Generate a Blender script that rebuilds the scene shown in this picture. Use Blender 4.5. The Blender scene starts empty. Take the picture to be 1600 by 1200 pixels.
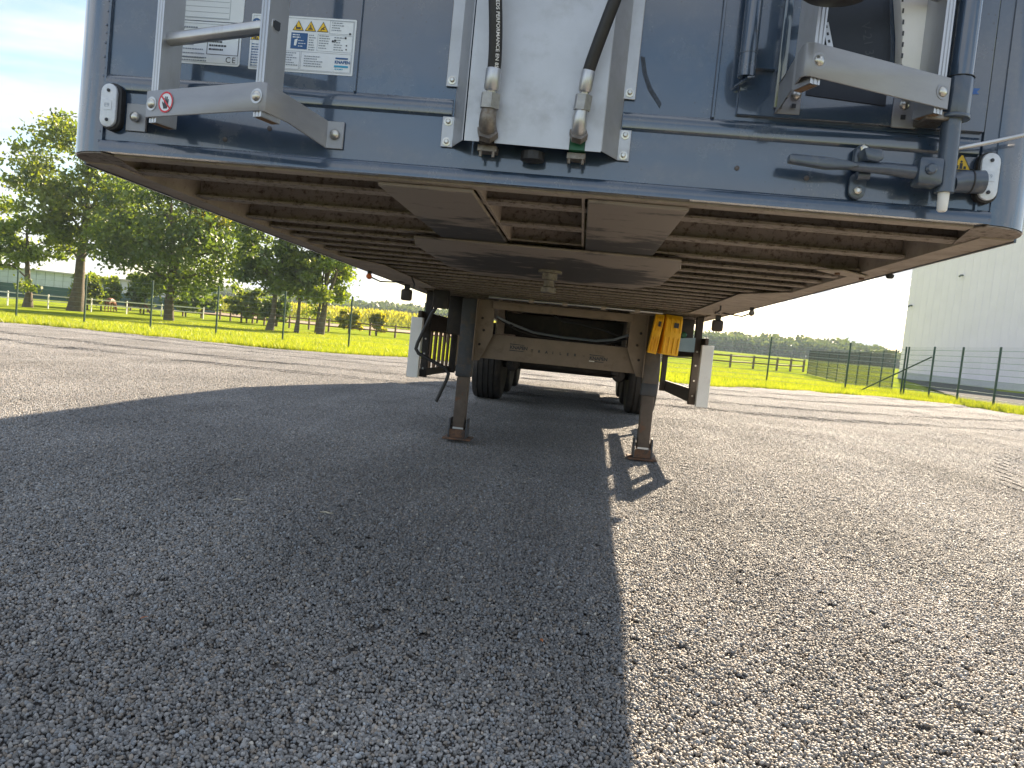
import bpy, bmesh, math, random
import numpy as np
from mathutils import Vector, Matrix, Euler

S = bpy.context.scene
COL = S.collection
random.seed(7)
RNG = np.random.default_rng(11)
R = math.radians

# ------------------------------------------------------------------ camera
cam_d = bpy.data.cameras.new('camera')
cam = bpy.data.objects.new('camera', cam_d); COL.objects.link(cam)
S.camera = cam
F_PX, YAW, PITCH, ROLL = 1217.24, -0.0848, -0.0712, 0.0979
cam_d.sensor_width = 36.0
cam_d.lens = 36.0 * F_PX / 1600.0
cam_d.clip_start = 0.05; cam_d.clip_end = 6000
fw = Vector((math.sin(YAW) * math.cos(PITCH), math.cos(YAW) * math.cos(PITCH), math.sin(PITCH)))
rt = Vector((math.cos(YAW), -math.sin(YAW), 0)); up = rt.cross(fw)
cr, sr = math.cos(ROLL), math.sin(ROLL)
rt2 = rt * cr + up * sr; up2 = up * cr - rt * sr
m = Matrix((rt2, up2, -fw)).transposed().to_4x4()
m.translation = Vector((0.1928, -2.0109, 0.9786))
cam.matrix_world = m

# ------------------------------------------------------------------ light
SHX, SHY = -0.67, -1.75                       # ground shift of a shadow per metre of height
ldir = Vector((SHX, SHY, -1)).normalized()
ELEV = math.asin(-ldir.z); AZ = math.atan2(-ldir.x, -ldir.y)     # azimuth from +Y towards +X
sun_d = bpy.data.lights.new('sun', 'SUN'); sun_d.energy = 5.0; sun_d.angle = R(0.53); sun_d.color = (1.0, 0.82, 0.60)
sun = bpy.data.objects.new('sun', sun_d); COL.objects.link(sun)
sun.rotation_euler = ldir.to_track_quat('-Z', 'Y').to_euler(); sun.location = (6, 16, 12)

W = bpy.data.worlds.new('World'); S.world = W; W.use_nodes = True
nt = W.node_tree; nt.nodes.clear()
def wn(t, **k):
    n = nt.nodes.new(t)
    for a, b in k.items(): setattr(n, a, b)
    return n
sky = wn('ShaderNodeTexSky', sky_type='NISHITA', sun_disc=False, sun_elevation=ELEV, sun_rotation=AZ,
         air_density=1.1, dust_density=0.8, ozone_density=1.6, altitude=20)
tc = wn('ShaderNodeTexCoord'); sep = wn('ShaderNodeSeparateXYZ'); nt.links.new(tc.outputs['Generated'], sep.inputs[0])
zc = wn('ShaderNodeMath', operation='MAXIMUM'); nt.links.new(sep.outputs[2], zc.inputs[0]); zc.inputs[1].default_value = 0.06
dv = wn('ShaderNodeVectorMath', operation='DIVIDE'); cmb = wn('ShaderNodeCombineXYZ')
for i in range(3): nt.links.new(zc.outputs[0], cmb.inputs[i])
nt.links.new(tc.outputs['Generated'], dv.inputs[0]); nt.links.new(cmb.outputs[0], dv.inputs[1])
mp = wn('ShaderNodeMapping'); mp.inputs['Scale'].default_value = (0.55, 1.0, 0); mp.inputs['Rotation'].default_value = (0, 0, R(-32)); mp.inputs['Location'].default_value = (0.35, 1.9, 0)
nt.links.new(dv.outputs[0], mp.inputs[0])
nz = wn('ShaderNodeTexNoise'); nz.inputs['Scale'].default_value = 0.85; nz.inputs['Detail'].default_value = 7; nz.inputs['Roughness'].default_value = 0.56
nt.links.new(mp.outputs[0], nz.inputs['Vector'])
rp = wn('ShaderNodeValToRGB'); rp.color_ramp.elements[0].position = 0.41; rp.color_ramp.elements[1].position = 0.57
nt.links.new(nz.outputs[0], rp.inputs[0])
mixc = wn('ShaderNodeMix', data_type='RGBA'); mixc.inputs[7].default_value = (4.5, 4.7, 5.0, 1)
nt.links.new(rp.outputs[0], mixc.inputs[0]); nt.links.new(sky.outputs[0], mixc.inputs[6])
bg = wn('ShaderNodeBackground'); bg.inputs[1].default_value = 0.05
out = wn('ShaderNodeOutputWorld'); nt.links.new(mixc.outputs[2], bg.inputs[0]); nt.links.new(bg.outputs[0], out.inputs[0])

S.view_settings.view_transform = 'Standard'; S.view_settings.look = 'None'
S.view_settings.exposure = 2.2; S.view_settings.gamma = 1.0; S.view_settings.use_curve_mapping = False
S.cycles.use_denoising = True
S.cycles.max_bounces = 8; S.cycles.diffuse_bounces = 4; S.cycles.transparent_max_bounces = 8
S.cycles.sample_clamp_indirect = 6

# ------------------------------------------------------------------ materials
MATS = {}
def pbr(name, col, rough=0.6, metal=0.0, var=0.12, vscale=6.0, bump=0.0, bscale=60.0, dirt=None, coat=0.0, spec=0.5, obj=True, stretch=None, chips=None):
    """one procedural material: base colour with noise variation, optional second (dirt) colour in patches, bump"""
    if name in MATS: return MATS[name]
    mt = bpy.data.materials.new(name); mt.use_nodes = True
    t = mt.node_tree; b = t.nodes['Principled BSDF']
    b.inputs['Roughness'].default_value = rough; b.inputs['Metallic'].default_value = metal
    b.inputs['Specular IOR Level'].default_value = spec
    if coat: b.inputs['Coat Weight'].default_value = coat; b.inputs['Coat Roughness'].default_value = 0.05; b.inputs['Coat IOR'].default_value = 1.65
    c = t.nodes.new('ShaderNodeTexCoord'); oi = t.nodes.new('ShaderNodeObjectInfo'); rs = t.nodes.new('ShaderNodeVectorMath'); rs.operation = 'MULTIPLY_ADD'
    rs.inputs[1].default_value = (23.0, 17.0, 31.0); t.links.new(oi.outputs['Random'], rs.inputs[0]); t.links.new(c.outputs['Object'], rs.inputs[2]); src = rs.outputs[0]
    if stretch:
        q = t.nodes.new('ShaderNodeMapping'); q.inputs['Scale'].default_value = stretch; t.links.new(src, q.inputs[0]); src = q.outputs[0]
    n = t.nodes.new('ShaderNodeTexNoise'); n.inputs['Scale'].default_value = vscale; n.inputs['Detail'].default_value = 6; n.inputs['Roughness'].default_value = 0.62
    t.links.new(src, n.inputs['Vector'])
    rmp = t.nodes.new('ShaderNodeValToRGB')
    rmp.color_ramp.elements[0].position = 0.3; rmp.color_ramp.elements[1].position = 0.7
    rmp.color_ramp.elements[0].color = tuple(max(0, x * (1 - var)) for x in col) + (1,)
    rmp.color_ramp.elements[1].color = tuple(min(1, x * (1 + var)) for x in col) + (1,)
    t.links.new(n.outputs[0], rmp.inputs[0]); last = rmp.outputs[0]
    if dirt:
        dcol, lo, hi, dscale = dirt
        n2 = t.nodes.new('ShaderNodeTexNoise'); n2.inputs['Scale'].default_value = dscale; n2.inputs['Detail'].default_value = 8; n2.inputs['Roughness'].default_value = 0.7
        t.links.new(src, n2.inputs['Vector'])
        r2 = t.nodes.new('ShaderNodeValToRGB'); r2.color_ramp.elements[0].position = lo; r2.color_ramp.elements[1].position = hi
        t.links.new(n2.outputs[0], r2.inputs[0])
        mx = t.nodes.new('ShaderNodeMix'); mx.data_type = 'RGBA'; mx.inputs[7].default_value = tuple(dcol) + (1,)
        t.links.new(r2.outputs[0], mx.inputs[0]); t.links.new(last, mx.inputs[6]); last = mx.outputs[2]
        rr = t.nodes.new('ShaderNodeMapRange'); rr.inputs[3].default_value = rough; rr.inputs[4].default_value = min(1, rough + 0.25)
        t.links.new(r2.outputs[0], rr.inputs[0]); t.links.new(rr.outputs[0], b.inputs['Roughness'])
    if chips:
        vo = t.nodes.new('ShaderNodeTexVoronoi'); vo.inputs['Scale'].default_value = 55; t.links.new(src, vo.inputs['Vector'])
        gate = t.nodes.new('ShaderNodeTexNoise'); gate.inputs['Scale'].default_value = 9; t.links.new(src, gate.inputs['Vector'])
        th = t.nodes.new('ShaderNodeMath'); th.operation = 'MULTIPLY_ADD'; t.links.new(gate.outputs[0], th.inputs[0]); th.inputs[1].default_value = .55; th.inputs[2].default_value = -.21
        lt_ = t.nodes.new('ShaderNodeMath'); lt_.operation = 'LESS_THAN'; t.links.new(vo.outputs['Distance'], lt_.inputs[0]); t.links.new(th.outputs[0], lt_.inputs[1])
        m2 = t.nodes.new('ShaderNodeMix'); m2.data_type = 'RGBA'; m2.inputs[7].default_value = tuple(chips) + (1,); fm = t.nodes.new('ShaderNodeMath'); fm.operation = 'MULTIPLY'; fm.inputs[1].default_value = .6
        t.links.new(lt_.outputs[0], fm.inputs[0]); t.links.new(fm.outputs[0], m2.inputs[0]); t.links.new(last, m2.inputs[6]); last = m2.outputs[2]
    t.links.new(last, b.inputs['Base Color'])
    if bump:
        n3 = t.nodes.new('ShaderNodeTexNoise'); n3.inputs['Scale'].default_value = bscale; n3.inputs['Detail'].default_value = 4
        t.links.new(src, n3.inputs['Vector'])
        bp = t.nodes.new('ShaderNodeBump'); bp.inputs['Strength'].default_value = bump; bp.inputs['Distance'].default_value = 0.004
        t.links.new(n3.outputs[0], bp.inputs['Height']); t.links.new(bp.outputs[0], b.inputs['Normal'])
    MATS[name] = mt
    return mt

PAINT = pbr('slate_paint', (0.036, 0.061, 0.104), 0.2, 0, 0.10, 3, 0.06, 5, ((0.095, 0.112, 0.14), 0.50, 0.80, 7), coat=1.0, spec=0.6, chips=(0.03, 0.036, 0.045))
PAINT2 = pbr('slate_paint_fittings', (0.056, 0.078, 0.115), 0.33, 0, 0.12, 14, 0.10, 40, ((0.16, 0.16, 0.16), 0.55, 0.8, 22), coat=0.4)
ALU = pbr('brushed_aluminium', (0.50, 0.51, 0.53), 0.36, 0.85, 0.12, 9, 0.08, 120, ((0.40, 0.39, 0.38), 0.55, 0.85, 30), stretch=(1, 1, 0.25))
ALU_SHEET = pbr('aluminium_sheet', (0.46, 0.475, 0.505), 0.46, 0.7, 0.10, 5, 0.05, 300, ((0.36, 0.37, 0.39), 0.5, 0.85, 8))
STRAP = pbr('grey_steel_strap', (0.30, 0.31, 0.335), 0.42, 0.35, 0.07, 8, 0.06, 160, stretch=(1, 1, 4))
ZINC = pbr('zinc_bolt', (0.55, 0.54, 0.50), 0.3, 0.9, 0.2, 60)
CAST = pbr('dull_zinc_fitting', (0.22, 0.20, 0.18), 0.45, 0.7, 0.3, 40, 0.3, 200, ((0.16, 0.12, 0.09), 0.5, 0.7, 60))
RUBBER = pbr('black_rubber', (0.018, 0.018, 0.02), 0.5, 0, 0.2, 30, 0.1, 200)
TYRE = pbr('tyre_rubber', (0.028, 0.027, 0.027), 0.75, 0, 0.25, 12, 0.2, 80, ((0.09, 0.075, 0.06), 0.5, 0.8, 6))
DIRTY = pbr('dusty_steel', (0.29, 0.25, 0.215), 0.82, 0, 0.22, 4, 0.35, 120, ((0.10, 0.07, 0.055), 0.50, 0.66, 45))
DIRTY_LIGHT = pbr('dusty_flange', (0.39, 0.335, 0.285), 0.85, 0, 0.2, 8, 0.3, 90, ((0.16, 0.11, 0.08), 0.55, 0.8, 25))
DECKM = pbr('deck_underside', (0.075, 0.06, 0.05), 0.85, 0, 0.25, 5)
BEAMM = pbr('brown_dust_beam', (0.22, 0.175, 0.135), 0.85, 0, 0.14, 5, 0.2, 60, ((0.13, 0.095, 0.07), 0.55, 0.8, 9))
LEGM = pbr('leg_steel', (0.055, 0.06, 0.07), 0.55, 0.1, 0.25, 6, 0.15, 60, ((0.13, 0.095, 0.07), 0.5, 0.72, 9))
LEGB = pbr('leg_inner_steel', (0.11, 0.085, 0.068), 0.6, 0.1, 0.3, 8, 0.2, 70, ((0.22, 0.085, 0.035), 0.58, 0.74, 9))
RUST = pbr('rusty_foot', (0.16, 0.085, 0.05), 0.85, 0, 0.35, 14, 0.4, 90, ((0.07, 0.06, 0.055), 0.45, 0.62, 20))
BLACK = pbr('black_frame', (0.022, 0.02, 0.02), 0.6, 0, 0.3, 10, 0.1, 60, ((0.085, 0.065, 0.05), 0.5, 0.75, 7))
BROWNBLK = pbr('dusty_black_frame', (0.05, 0.04, 0.034), 0.7, 0, 0.3, 10, 0.1, 60)
WHITEP = pbr('white_paint', (0.78, 0.78, 0.76), 0.45, 0, 0.05, 8, 0.05, 40, ((0.52, 0.47, 0.40), 0.6, 0.85, 6))
STICKER = pbr('sticker_white', (0.74, 0.79, 0.84), 0.4, 0, 0.03, 10)
INK = pbr('print_black', (0.03, 0.035, 0.045), 0.5, 0, 0.05)
INKG = pbr('print_grey', (0.22, 0.26, 0.32), 0.5, 0, 0.05)
BLUE = pbr('print_blue', (0.015, 0.09, 0.26), 0.4, 0, 0.05)
CYAN = pbr('print_cyan', (0.03, 0.33, 0.55), 0.4, 0, 0.05)
YELL = pbr('sign_yellow', (0.80, 0.52, 0.02), 0.4, 0, 0.05)
RED = pbr('sign_red', (0.62, 0.02, 0.04), 0.4, 0, 0.05)
CHOCK = pbr('yellow_plastic', (0.92, 0.50, 0.015), 0.45, 0, 0.1, 8, 0.1, 60, ((0.45, 0.22, 0.03), 0.6, 0.85, 14))
ORANGE = pbr('amber_lens', (0.60, 0.14, 0.01), 0.3, 0, 0.1)
LENS = pbr('lamp_lens', (0.62, 0.66, 0.72), 0.18, 0.2, 0.1, 40, 0.6, 400, coat=0.6)
DARKSHEET = pbr('dark_sheet', (0.026, 0.032, 0.044), 0.4, 0, 0.2, 6, spec=0.3)  # even dark tone for the flat sheet behind the right ladder
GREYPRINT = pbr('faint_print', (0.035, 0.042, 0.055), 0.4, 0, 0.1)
GREEN = pbr('green_paint', (0.008, 0.10, 0.045), 0.4, 0, 0.1)
BLUEPAINT = pbr('blue_touch_up', (0.03, 0.11, 0.36), 0.35, 0, 0.1)
WHITEPRINT = pbr('hose_print', (0.72, 0.73, 0.74), 0.5, 0, 0.05)
FENCEG = pbr('fence_green', (0.012, 0.045, 0.036), 0.45, 0, 0.2, 4)
WIRE = pbr('fence_wire', (0.22, 0.28, 0.28), 0.4, 0.3, 0.1)
WOODF = pbr('weathered_wood', (0.16, 0.11, 0.075), 0.85, 0, 0.3, 3)
BARK = pbr('bark', (0.105, 0.085, 0.062), 0.95, 0, 0.35, 3, 0.8, 12)

def plate_mat(name, y0, y1, ring=None):
    """brown dust over black grease; grease smears between y0..y1 (and around the king pin)"""
    mt = bpy.data.materials.new(name); mt.use_nodes = True; t = mt.node_tree; b = t.nodes['Principled BSDF']
    c = t.nodes.new('ShaderNodeTexCoord'); sp = t.nodes.new('ShaderNodeSeparateXYZ'); t.links.new(c.outputs['Object'], sp.inputs[0])
    n = t.nodes.new('ShaderNodeTexNoise'); n.inputs['Scale'].default_value = 7; n.inputs['Detail'].default_value = 12; n.inputs['Roughness'].default_value = 0.66
    q = t.nodes.new('ShaderNodeMapping'); q.inputs['Scale'].default_value = (0.8, 1.6, 1); t.links.new(c.outputs['Object'], q.inputs[0]); t.links.new(q.outputs[0], n.inputs['Vector'])
    if ring:
        kx, ky, rad = ring
        vs = t.nodes.new('ShaderNodeVectorMath'); vs.operation = 'DISTANCE'; vs.inputs[1].default_value = (kx, ky, -0.02); t.links.new(c.outputs['Object'], vs.inputs[0])
        mr = t.nodes.new('ShaderNodeMapRange'); mr.inputs[1].default_value = rad * 1.25; mr.inputs[2].default_value = rad * 0.75; t.links.new(vs.outputs['Value'], mr.inputs[0])
    else:
        mr = t.nodes.new('ShaderNodeMapRange'); mr.inputs[1].default_value = y0; mr.inputs[2].default_value = y1; t.links.new(sp.outputs[1], mr.inputs[0])
    ad = t.nodes.new('ShaderNodeMath'); ad.operation = 'MULTIPLY_ADD'; t.links.new(n.outputs[0], ad.inputs[0]); ad.inputs[1].default_value = 3.6; ad.inputs[2].default_value = -1.8
    a2 = t.nodes.new('ShaderNodeMath'); a2.operation = 'ADD'; t.links.new(mr.outputs[0], a2.inputs[0]); t.links.new(ad.outputs[0], a2.inputs[1])
    rmp = t.nodes.new('ShaderNodeValToRGB'); rmp.color_ramp.elements[0].position = 0.25; rmp.color_ramp.elements[1].position = 0.72
    rmp.color_ramp.elements[0].color = (0.27, 0.23, 0.195, 1); rmp.color_ramp.elements[1].color = (0.038, 0.035, 0.034, 1)
    t.links.new(a2.outputs[0], rmp.inputs[0]); t.links.new(rmp.outputs[0], b.inputs['Base Color'])
    b.inputs['Roughness'].default_value = 0.55
    return mt
RAMPM = plate_mat('ramp_plate', 0.35, 0.85)
KPLATE = plate_mat('king_pin_plate', 0, 1, (0, 1.81, 0.52))

# ------------------------------------------------------------------ mesh helpers
class MB:
    def __init__(s): s.v = []; s.f = []
    def add(s, vs, fs):
        o = len(s.v); s.v.extend([tuple(x) for x in vs]); s.f.extend([tuple(i + o for i in f) for f in fs]); return s
    def box(s, x0, x1, y0, y1, z0, z1, mat=None):
        vs = [Vector((x, y, z)) for x in (x0, x1) for y in (y0, y1) for z in (z0, z1)]
        if mat is not None: vs = [mat @ v for v in vs]
        return s.add(vs, [(0, 1, 3, 2), (4, 6, 7, 5), (0, 4, 5, 1), (2, 3, 7, 6), (0, 2, 6, 4), (1, 5, 7, 3)])
    def prism(s, poly, ext):
        """poly: list of 3D points (planar), extruded by vector ext"""
        n = len(poly); e = Vector(ext); p = [Vector(q) for q in poly]
        return s.add(p + [q + e for q in p], [tuple(range(n))[::-1], tuple(range(n, 2 * n))] + [(i, (i + 1) % n, (i + 1) % n + n, i + n) for i in range(n)])
    def tube(s, pts, rad, n=10, cap=True):
        pts = [Vector(p) for p in pts]
        if not hasattr(rad, '__len__'): rad = [rad] * len(pts)
        vs = []; pu = None
        for i, p in enumerate(pts):
            d = (pts[min(i + 1, len(pts) - 1)] - pts[max(i - 1, 0)])
            if d.length < 1e-9: d = Vector((0, 0, 1))
            d.normalize()
            if pu is None: pu = d.orthogonal().normalized()
            pu = (pu - d * pu.dot(d)); pu = pu.normalized() if pu.length > 1e-6 else d.orthogonal().normalized()
            w = d.cross(pu)
            for k in range(n):
                a = 2 * math.pi * k / n; vs.append(p + (pu * math.cos(a) + w * math.sin(a)) * rad[i])
        fs = [(i * n + k, i * n + (k + 1) % n, (i + 1) * n + (k + 1) % n, (i + 1) * n + k) for i in range(len(pts) - 1) for k in range(n)]
        if cap: fs += [tuple(range(n))[::-1], tuple((len(pts) - 1) * n + k for k in range(n))]
        return s.add(vs, fs)
    def lathe(s, prof, org, axis, n=24):
        """prof: (radius, height) pairs round axis through org"""
        a = Vector(axis).normalized(); u = a.orthogonal().normalized(); w = a.cross(u); o = Vector(org); vs = []
        for r, h in prof:
            for k in range(n):
                t = 2 * math.pi * k / n; vs.append(o + a * h + (u * math.cos(t) + w * math.sin(t)) * r)
        L = len(prof)
        fs = [(i * n + k, i * n + (k + 1) % n, (i + 1) * n + (k + 1) % n, (i + 1) * n + k) for i in range(L - 1) for k in range(n)]
        fs += [tuple(range(n))[::-1], tuple((L - 1) * n + k for k in range(n))]
        return s.add(vs, fs)
    def build(s, name, mat, parent=None, bevel=0.0, seg=2, smooth=None):
        me = bpy.data.meshes.new(name); me.from_pydata(s.v, [], s.f); me.update()
        bm = bmesh.new(); bm.from_mesh(me)
        bmesh.ops.remove_doubles(bm, verts=bm.verts, dist=1e-6)
        bmesh.ops.recalc_face_normals(bm, faces=bm.faces)
        if bevel:
            es = [e for e in bm.edges if len(e.link_faces) == 2 and e.calc_face_angle(0) > 0.6]
            bmesh.ops.bevel(bm, geom=es, offset=bevel, segments=seg, profile=0.5, affect='EDGES', clamp_overlap=True)
        bm.to_mesh(me); bm.free()
        if smooth or bevel:
            me.polygons.foreach_set('use_smooth', [True] * len(me.polygons)); me.set_sharp_from_angle(angle=R(smooth or 38))
        me.materials.append(mat)
        o = bpy.data.objects.new(name, me); COL.objects.link(o)
        if parent is not None: o.parent = parent
        return o

def tag(o, label=None, cat=None, group=None, kind=None):
    if label: o['label'] = label
    if cat: o['category'] = cat
    if group: o['group'] = group
    if kind: o['kind'] = kind
    return o
def empty(name, loc=(0, 0, 0), rot=(0, 0, 0)):
    o = bpy.data.objects.new(name, None); o.empty_display_size = 0.2; COL.objects.link(o); o.location = loc; o.rotation_euler = rot
    return o
def share(o, parent=None, loc=None, rot=None):
    c = o.copy(); COL.objects.link(c); c.parent = parent if parent is not None else o.parent
    if loc is not None: c.location = loc
    if rot is not None: c.rotation_euler = rot
    return c
def mesh_np(name, V, Fq, mat, parent=None, attr=None, smooth=False):
    """big mesh from numpy arrays: V (n,3), Fq (m,k)"""
    me = bpy.data.meshes.new(name); k = Fq.shape[1]
    me.vertices.add(len(V)); me.vertices.foreach_set('co', V.astype(np.float32).ravel())
    me.loops.add(Fq.size); me.loops.foreach_set('vertex_index', Fq.astype(np.int32).ravel())
    me.polygons.add(len(Fq)); me.polygons.foreach_set('loop_start', np.arange(0, Fq.size, k, dtype=np.int32))
    try: me.polygons.foreach_set('loop_total', np.full(len(Fq), k, dtype=np.int32))
    except Exception: pass
    me.update(calc_edges=True)
    if attr is not None:
        a = me.attributes.new('sc', 'FLOAT_COLOR', 'POINT'); a.data.foreach_set('color', attr.astype(np.float32).ravel())
    if smooth: me.polygons.foreach_set('use_smooth', [True] * len(me.polygons))
    me.materials.append(mat)
    o = bpy.data.objects.new(name, me); COL.objects.link(o)
    if parent is not None: o.parent = parent
    return o
def text_mesh(name, body, size, mat, parent, M4, align='LEFT', spacing=1.0, bend=None, bold=0.0):
    cu = bpy.data.curves.new(name, 'FONT'); cu.body = body; cu.size = size; cu.align_x = align; cu.space_character = spacing; cu.resolution_u = 3
    cu.offset = bold
    ob = bpy.data.objects.new(name, cu); COL.objects.link(ob)
    bpy.context.view_layer.update()
    me = bpy.data.meshes.new_from_object(ob.evaluated_get(bpy.context.evaluated_depsgraph_get()))
    bpy.data.objects.remove(ob); bpy.data.curves.remove(cu)
    me.materials.clear(); me.materials.append(mat)
    if bend:
        for v in me.vertices: v.co = bend(v.co)
    else: me.transform(M4)
    me.name = name
    o = bpy.data.objects.new(name, me); COL.objects.link(o); o.parent = parent
    return o
def wallM(x, z, y=-0.0, rot=0.0):
    """text plane standing on the front wall: text x -> +X, text y -> +Z, facing -Y"""
    return Matrix.Translation((x, y, z)) @ Matrix.Rotation(R(90), 4, 'X') @ Matrix.Rotation(rot, 4, 'Z')

# ------------------------------------------------------------------ terrain
def vnoise(x, y, seed=0):
    x = np.asarray(x, float); y = np.asarray(y, float)
    xi = np.floor(x).astype(int); yi = np.floor(y).astype(int); fx = x - xi; fy = y - yi
    def h(i, j):
        n = (i * 374761393 + j * 668265263 + seed * 982451653) & 0x7fffffff
        n = ((n ^ (n >> 13)) * 1274126177) & 0x7fffffff
        return ((n ^ (n >> 16)) & 0xffff) / 65535.0
    sx = fx * fx * (3 - 2 * fx); sy = fy * fy * (3 - 2 * fy)
    return (h(xi, yi) * (1 - sx) + h(xi + 1, yi) * sx) * (1 - sy) + (h(xi, yi + 1) * (1 - sx) + h(xi + 1, yi + 1) * sx) * sy
def g(x, y):
    yy = np.clip(y, -60, 48); xx = np.clip(x, -45, 45)
    P = 0.36 + 0.0133 * xx - 0.022 * yy
    return -0.12 * np.log(np.exp(-P / 0.12) + 1)
EX = np.array([-60, -30, -17, -13, -10.4, -8.2, -6.5, -5, 0, 3.5, 5.5, 7.4, 9.5, 11, 12.2, 12.9, 14])
EY = np.array([19.6, 19.4, 19.5, 19.4, 18.6, 18.0, 18.7, 20.4, 20.6, 19.8, 22.0, 23.9, 24.9, 25.2, 24.6, 23.4, 19.0])
def yard_edge(x): return np.interp(x, EX, EY) + 0.6 * (vnoise(np.asarray(x) * 1.1, 0.3, 5) - 0.5) + 0.45 * (vnoise(np.asarray(x) * 3.0, 7.3, 6) - 0.5)
def und(x, y):
    """shallow ruts and scuffs of the loose gravel"""
    a = 0.026 * (vnoise(x * 0.9 + 3, y * 0.45, 1) - 0.5) + 0.020 * (vnoise(x * 1.7, y * 1.2 + 9, 2) - 0.5)
    d = np.hypot(x - 17.0, y - 1.0)                               # curved wheel tracks on the right
    for rr, wd in ((13.2, 0.16), (11.4, 0.16), (9.3, 0.2)):
        a = a - 0.055 * np.exp(-((d - rr) / wd) ** 2) * (0.35 + 0.9 * vnoise(x * 0.8, y * 0.8, 3))
    d2 = np.hypot(x + 4.0, y - 34.0)
    for rr, wd in ((24.0, 0.15), (22.2, 0.15), (19.5, 0.15), (17.6, 0.15)):
        a = a - 0.045 * np.exp(-((d2 - rr) / wd) ** 2) * (0.2 + 1.1 * vnoise(x * 0.7, y * 0.7, 4))
    return a
def gz(x, y): return float(g(x, y))

# lawn / field ground: one sheet to the horizon
xs = np.unique(np.concatenate([np.linspace(-3000, -120, 14), np.linspace(-120, 120, 121), np.linspace(120, 3000, 14)]))
ys = np.unique(np.concatenate([np.linspace(-600, -20, 10), np.linspace(-20, 110, 131), np.linspace(110, 500, 30), np.linspace(500, 5000, 12)]))
X, Y = np.meshgrid(xs, ys); Z = g(X, Y) - 0.02 + 0.05 * (vnoise(X * 0.3, Y * 0.3, 8) - 0.5)
ye = yard_edge(np.clip(X, -60, 14)); inside = (Y < ye - 0.25) & (X < 12.5)
Z = np.where(inside, Z - 0.10, Z)
nx = len(xs); idx = np.arange(nx * len(ys)).reshape(len(ys), nx)
Fq = np.stack([idx[:-1, :-1], idx[:-1, 1:], idx[1:, 1:], idx[1:, :-1]], -1).reshape(-1, 4)
def grass_mat(name, ca, cb, scale, trans):
    mt = bpy.data.materials.new(name); mt.use_nodes = True; t = mt.node_tree; t.nodes.remove(t.nodes['Principled BSDF'])
    geo = t.nodes.new('ShaderNodeNewGeometry'); n = t.nodes.new('ShaderNodeTexNoise'); n.inputs['Scale'].default_value = scale; n.inputs['Detail'].default_value = 8; n.inputs['Roughness'].default_value = 0.7
    t.links.new(geo.outputs['Position'], n.inputs['Vector'])
    r = t.nodes.new('ShaderNodeValToRGB'); r.color_ramp.elements[0].position = 0.32; r.color_ramp.elements[1].position = 0.68
    r.color_ramp.elements[0].color = ca + (1,); r.color_ramp.elements[1].color = cb + (1,); t.links.new(n.outputs[0], r.inputs[0])
    d = t.nodes.new('ShaderNodeBsdfDiffuse'); tr = t.nodes.new('ShaderNodeBsdfTranslucent'); mx = t.nodes.new('ShaderNodeMixShader'); mx.inputs[0].default_value = trans
    t.links.new(r.outputs[0], d.inputs[0]); t.links.new(r.outputs[0], tr.inputs[0]); t.links.new(d.outputs[0], mx.inputs[1]); t.links.new(tr.outputs[0], mx.inputs[2])
    bp = t.nodes.new('ShaderNodeBump'); bp.inputs['Strength'].default_value = 1.0; bp.inputs['Distance'].default_value = 0.12
    n3 = t.nodes.new('ShaderNodeTexNoise'); n3.inputs['Scale'].default_value = 9; n3.inputs['Detail'].default_value = 6; t.links.new(geo.outputs['Position'], n3.inputs['Vector'])
    t.links.new(n3.outputs[0], bp.inputs['Height']); t.links.new(bp.outputs[0], d.inputs['Normal'])
    o = t.nodes['Material Output']; t.links.new(mx.outputs[0], o.inputs[0]); return mt
LAWN = grass_mat('lawn', (0.085, 0.14, 0.016), (0.29, 0.335, 0.03), 0.8, 0.0)
o = mesh_np('lawn', np.stack([X, Y, Z], -1).reshape(-1, 3), Fq, LAWN, smooth=True); tag(o, kind='structure')

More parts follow.
